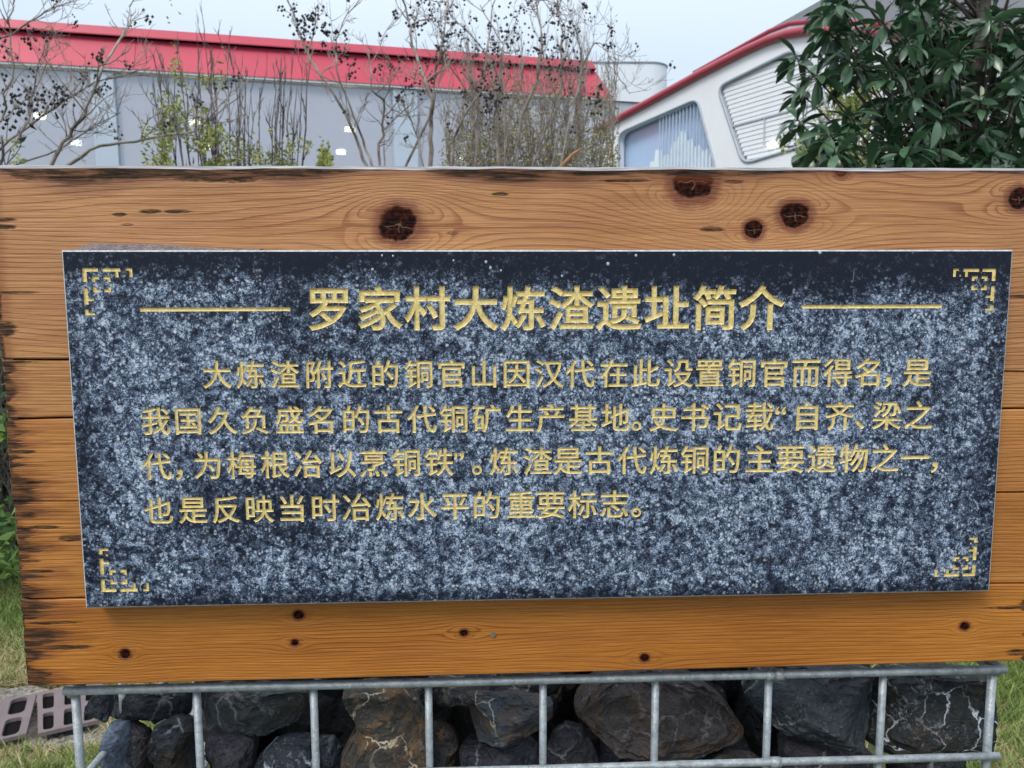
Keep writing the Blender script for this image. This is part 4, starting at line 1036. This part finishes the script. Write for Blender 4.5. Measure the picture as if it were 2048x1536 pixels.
# ------------------------------------------------------------------ stones in the cage
def rock_mat(name, base, light, vein=.5, rust=0.0, seed=0.0, vw=.05, blotch=.3):
    n = NT(name); v = n.mapping(n.co(), (1, 1, 1), (seed, seed * 2, seed * .7)); base = (base[0] * .78, base[1] * .86, base[2] * .98); rust = rust * .8; light = tuple(min(1, x * 1.35) for x in light)
    a = n.noise(v, 28, 6, .65, .6); b = n.noise(v, 160, 5, .7); d1 = n.noise(v, 14, 4, .6, 1.2)
    c = n.mix(n.rng(b, .3, .7), tuple(x * .5 for x in base), tuple(x * 1.5 for x in base)); c = n.mix(n.rng(a, .4, .7), c, tuple(x * .55 for x in base))
    if rust:
        c = n.mix(n.mul(n.rng(a, .48, .60), rust), c, (.20, .11, .045)); c = n.mix(n.mul(n.rng(n.noise(v, 45, 5, .7, 1), .58, .68), rust * .8), c, (.36, .20, .09))
    wv = n.node('ShaderNodeVectorMath'); wv.operation = 'MULTIPLY_ADD'; n.put(wv.inputs[0], n.noise(v, 30, 4, .6, col=True)); wv.inputs[1].default_value = (.035,) * 3; n.put(wv.inputs[2], v)
    vn = n.voro(wv.outputs[0], 24, 'DISTANCE_TO_EDGE'); vmask = n.mul(n.rng(vn, vw, 0), n.rng(n.noise(v, 20, 3), .46, .62))
    bl = n.mul(n.rng(n.noise(v, 85, 6, .8, 1.8), .53, .64), n.rng(d1, .45, .60))
    c = n.mix(n.math('MINIMUM', n.addn(n.mul(vmask, vein), n.mul(bl, blotch * 2.2)), .92), c, light)
    ch2 = n.voro(wv.outputs[0], 60, 'F1', 'Distance'); n.bump(n.addn(n.addn(n.mul(a, 1.4), n.mul(b, .6)), n.addn(n.mul(bl, .25), n.mul(ch2, .5))), 1.0, .007)
    return n.set(c, n.rng(b, .3, .7, .40, .65), 0, .3)
Z4 = lambda pts: [(x / 2.926, y / 2.926 + 1330) for x, y in pts]
Z5 = lambda pts: [(x / 2.926 + 600, y / 2.926 + 1330) for x, y in pts]
Z6 = lambda pts: [(x / 2.415 + 1200, y / 2.415 + 1300) for x, y in pts]
DKC = (.030, .034, .042)
rocks = [
 ('small black stone with a chipped tip at the cage top left', Z4([(488, 290), (515, 215), (560, 165), (650, 160), (655, 270), (625, 335), (530, 310)]), DKC, (.25, .3, .34), .5, 0, .07),
 ('flat dark slab stone under the bar in the first cell', Z4([(640, 150), (900, 150), (1115, 150), (1115, 290), (1000, 285), (900, 330), (700, 345), (615, 325)]), (.026, .028, .032), (.25, .26, .28), .5, 0, .10),
 ('pale blue grey upright stone at the left corner post', Z4([(575, 680), (600, 480), (640, 345), (725, 345), (765, 430), (775, 600), (770, 760), (600, 780)]), (.16, .19, .24), (.36, .42, .50), .25, 0, .07),
 ('narrow purple grey stone right of the pale corner stone', Z4([(745, 440), (745, 345), (850, 395), (885, 470), (870, 620), (860, 740), (770, 760)]), (.070, .062, .068), (.30, .28, .26), .4, .1, .08),
 ('black stone with curly white veins left of the second upright wire', Z4([(880, 480), (905, 360), (1000, 318), (1080, 325), (1135, 380), (1150, 600), (1120, 760), (890, 760)]), (.024, .026, .032), (.42, .46, .52), .8, .15, .07),
 ('broad dark grey rounded stone in the second cell under the bar', Z4([(1175, 150), (1400, 145), (1800, 145), (1815, 210), (1745, 320), (1610, 372), (1480, 390), (1370, 372), (1200, 350), (1165, 250)]), (.062, .066, .066), (.34, .33, .32), .5, .12, .08),
 ('plum grey block stone low in the second cell', Z4([(1212, 430), (1240, 365), (1400, 355), (1510, 400), (1500, 500), (1465, 680), (1440, 780), (1250, 780)]), (.080, .070, .080), (.3, .28, .30), .15, 0, .09),
 ('stone streaked blue white before the third upright wire', Z4([(1470, 640), (1510, 540), (1580, 470), (1680, 425), (1820, 440), (1850, 560), (1840, 760), (1480, 780)]), (.034, .038, .050), (.42, .47, .56), .9, 0, .06),
 ('small bluish stone right behind the third upright wire', Z5([(95, 500), (105, 428), (190, 430), (235, 500), (232, 640), (200, 760), (90, 760)]), (.045, .05, .065), (.38, .42, .5), .6, 0, .08),
 ('big rusty brown stone with a cream vein in the third cell', Z5([(232, 620), (240, 530), (300, 420), (345, 320), (300, 230), (235, 140), (420, 115), (600, 125), (690, 200), (745, 330), (770, 500), (760, 720), (240, 760)]), (.075, .066, .056), (.60, .50, .38), 1.0, .85, .055),
 ('rust edged dark stone just right of the fourth upright wire', Z5([(740, 330), (820, 330), (905, 380), (930, 460), (900, 600), (860, 720), (740, 740)]), (.05, .046, .046), (.38, .24, .15), .6, .7, .08),
 ('thin dark slab with a pale edge line under the bar in the fourth cell', Z5([(640, 190), (770, 90), (1000, 85), (1400, 85), (1560, 100), (1500, 205), (1390, 135), (1200, 152), (900, 180), (680, 208)]), (.026, .027, .030), (.45, .40, .32), .5, 0, .10),
 ('squarish grey tan chunk left of the fifth upright wire', Z5([(960, 235), (1100, 205), (1240, 178), (1390, 205), (1480, 215), (1475, 310), (1390, 400), (1320, 430), (1040, 458), (1000, 360)]), (.060, .068, .078), (.36, .34, .30), .9, .35, .055),
 ('low purplish dark stone beneath the squarish chunk', Z5([(930, 500), (960, 470), (1060, 480), (1200, 455), (1330, 432), (1400, 480), (1410, 700), (950, 720)]), (.050, .048, .058), (.28, .28, .32), .5, .05, .07),
 ('dusky dome shaped stone right of the fifth upright wire', Z5([(1420, 620), (1440, 480), (1490, 400), (1560, 350), (1660, 375), (1710, 440), (1755, 570), (1740, 720), (1420, 720)]), (.045, .045, .052), (.32, .32, .34), .5, .05, .09),
 ('tall dim stone wedged behind the fifth upright wire', Z5([(1440, 130), (1545, 120), (1530, 230), (1490, 300), (1430, 330), (1420, 200)]), (.042, .044, .052), (.25, .22, .18), .3, .3, .13),
 ('large brown wedge stone crossed by the sixth upright wire', [(1143, 1410), (1175, 1370), (1215, 1350), (1310, 1350), (1400, 1362), (1448, 1398), (1488, 1456), (1470, 1480), (1390, 1505), (1330, 1508), (1270, 1500), (1215, 1482), (1180, 1445)], (.066, .052, .048), (.28, .27, .30), .3, .25, .075),
 ('navy blue stone bottom between dome stone and brown wedge', Z5([(1750, 560), (1760, 420), (1850, 470), (1960, 510), (1910, 560), (1860, 640), (1760, 640)]), (.045, .048, .065), (.2, .2, .22), .2, 0, .12),
 ('small speckled stone peeking under the brown wedge', [(1245, 1540), (1262, 1510), (1320, 1500), (1370, 1512), (1420, 1520), (1440, 1550), (1250, 1570)], (.05, .05, .052), (.4, .4, .4), .5, 0, .10),
 ('big charcoal stone with a thin white line in the seventh cell', Z6([(690, 200), (740, 110), (1000, 100), (1335, 105), (1310, 220), (1280, 320), (1235, 425), (1180, 462), (1030, 425), (880, 390), (775, 320)]), (.052, .060, .066), (.42, .42, .42), .6, 0, .07),
 ('jagged grey stone low in the seventh cell', Z6([(880, 560), (870, 470), (905, 418), (1030, 438), (1200, 468), (1320, 505), (1320, 590), (900, 640)]), (.060, .055, .062), (.42, .44, .50), .8, .1, .09),
 ('black stone with bright white veins at the cage right end', Z6([(1250, 430), (1300, 350), (1340, 220), (1375, 115), (1600, 100), (1865, 105), (1872, 300), (1862, 470), (1640, 500), (1490, 522), (1340, 480)]), (.028, .031, .032), (.52, .56, .62), 1.0, .12, .06),
 ('small dark stone at the lower right corner of the cage', Z6([(1400, 560), (1480, 530), (1640, 515), (1760, 490), (1790, 560), (1760, 640), (1400, 640)]), (.03, .03, .03), (.2, .2, .2), .2, 0, .11),
 ('dim stone at the back behind the brown wedge tip', Z6([(560, 420), (640, 300), (680, 180), (740, 260), (830, 400), (800, 560), (560, 560)]), (.022, .022, .022), (.1, .1, .1), .1, 0, .16)]
def make_rock(k, label, poly, base, light, vein, rust, yoff):
    P = [on_y(x, y, YG + yoff) for x, y in poly]; c = sum(P, Vector()) / len(P); Q = [Vector((p.x - c.x, p.z - c.z)) for p in P]
    R0 = sum(q.length for q in Q) / len(Q); dep = min(R0 * .8, yoff - .012)
    bm = bmesh.new(); bmesh.ops.create_icosphere(bm, subdivisions=5, radius=1)
    def radial(a):
        dx, dy = math.cos(a), math.sin(a); best = R0 * .3; n_ = len(Q)
        for i in range(n_):
            p, q = Q[i], Q[(i + 1) % n_]; e_ = q - p; den = dx * e_.y - dy * e_.x
            if abs(den) < 1e-12: continue
            t = (p.x * e_.y - p.y * e_.x) / den; s = (p.x * dy - p.y * dx) / den
            if t > 0 and -.001 <= s <= 1.001: best = max(best, t)
        return best
    cuts = [(Vector((random.gauss(0, .6), -1, random.gauss(0, .6))).normalized(), random.uniform(.50, .80)) for _ in range(9)]
    for v in bm.verts:
        co_ = v.co.copy(); a = math.atan2(co_.z, co_.x); h = math.hypot(co_.x, co_.z)
        hh = min(1, h ** .62); q3 = Vector((hh * math.cos(a), co_.y, hh * math.sin(a)))
        for nrm, dd in cuts:
            s = q3.dot(nrm)
            if s > dd: q3.y += (s - dd) / max(.45, -nrm.y) * .97
        yy = q3.y
        rd = radial(a) * hh
        nz = mnoise.noise(Vector((co_.x * 2.2 + k * 7, co_.y * 2.2, co_.z * 2.2))) * .06 + mnoise.noise(Vector((co_.x * 6, co_.y * 6 + k, co_.z * 6))) * .05 + mnoise.noise(Vector((co_.x * 16, co_.y * 16 + k, co_.z * 16))) * .022
        v.co = Vector((rd * math.cos(a), (yy + nz * 1.6 * (1 - .0 * h)) * dep, rd * math.sin(a) + nz * .12 * R0))
    me = bpy.data.meshes.new('stone'); bm.to_mesh(me); bm.free(); me.polygons.foreach_set('use_smooth', [True] * len(me.polygons))
    me.set_sharp_from_angle(angle=rad(17)) if hasattr(me, 'set_sharp_from_angle') else None
    me.materials.append(rock_mat('stone_%s' % label.split()[0], base, light, vein, rust, k * 3.7, .028 + .014 * (k % 3)))
    o = bpy.data.objects.new('stone', me); COL.objects.link(o); o.location = c
    tag(o, label, 'stone', 'dark stones inside the wire cage')
for k, (lb, poly, base, light, vein, rust, yo) in enumerate(rocks): make_rock(k, lb, poly, base, light, vein, rust, yo)
# the mass of stones behind and below
fill = MB(); bm = bmesh.new(); bmesh.ops.create_icosphere(bm, subdivisions=2, radius=1); iv = [v.co.copy() for v in bm.verts]; ifc = [[v.index for v in f.verts] for f in bm.faces]; bm.free()
def fr(c, r, sd):
    s = Vector((random.uniform(.8, 1.3), random.uniform(.7, 1), random.uniform(.6, 1))) * r
    fill.add([c + Vector((v.x * s.x, v.y * s.y, v.z * s.z)) * (1 + .35 * mnoise.noise(v * 1.5 + Vector((sd, 0, 0)))) for v in iv], ifc)
for i in range(520): fr(Vector((random.uniform(vx[0] + .09, vx[-1] - .055), random.uniform(YG + .18, YG + DEP - .06), random.uniform(.7, ztb - .035))), random.uniform(.04, .055), i)
xq = vx[0] + .11
while xq < vx[-1] - .03:
    zq = .68
    while zq < ztb - .035:
        fr(Vector((xq + random.uniform(-.012, .012), YG + random.uniform(.25, .31), zq)), .044, xq * 50 + zq * 31); zq += .048
    xq += .05
for i in range(420): fr(Vector((random.uniform(vx[0] + .06, vx[-1] - .06), random.uniform(YG + .07, YG + DEP - .06), random.uniform(.04, ztb - step * 1.9))), random.uniform(.04, .065), i)
tag(fill.build('stone_fill', rock_mat('dark_fill_stone', (.030, .031, .034), (.15, .16, .18), .3, .1, 9)), kind='stuff')
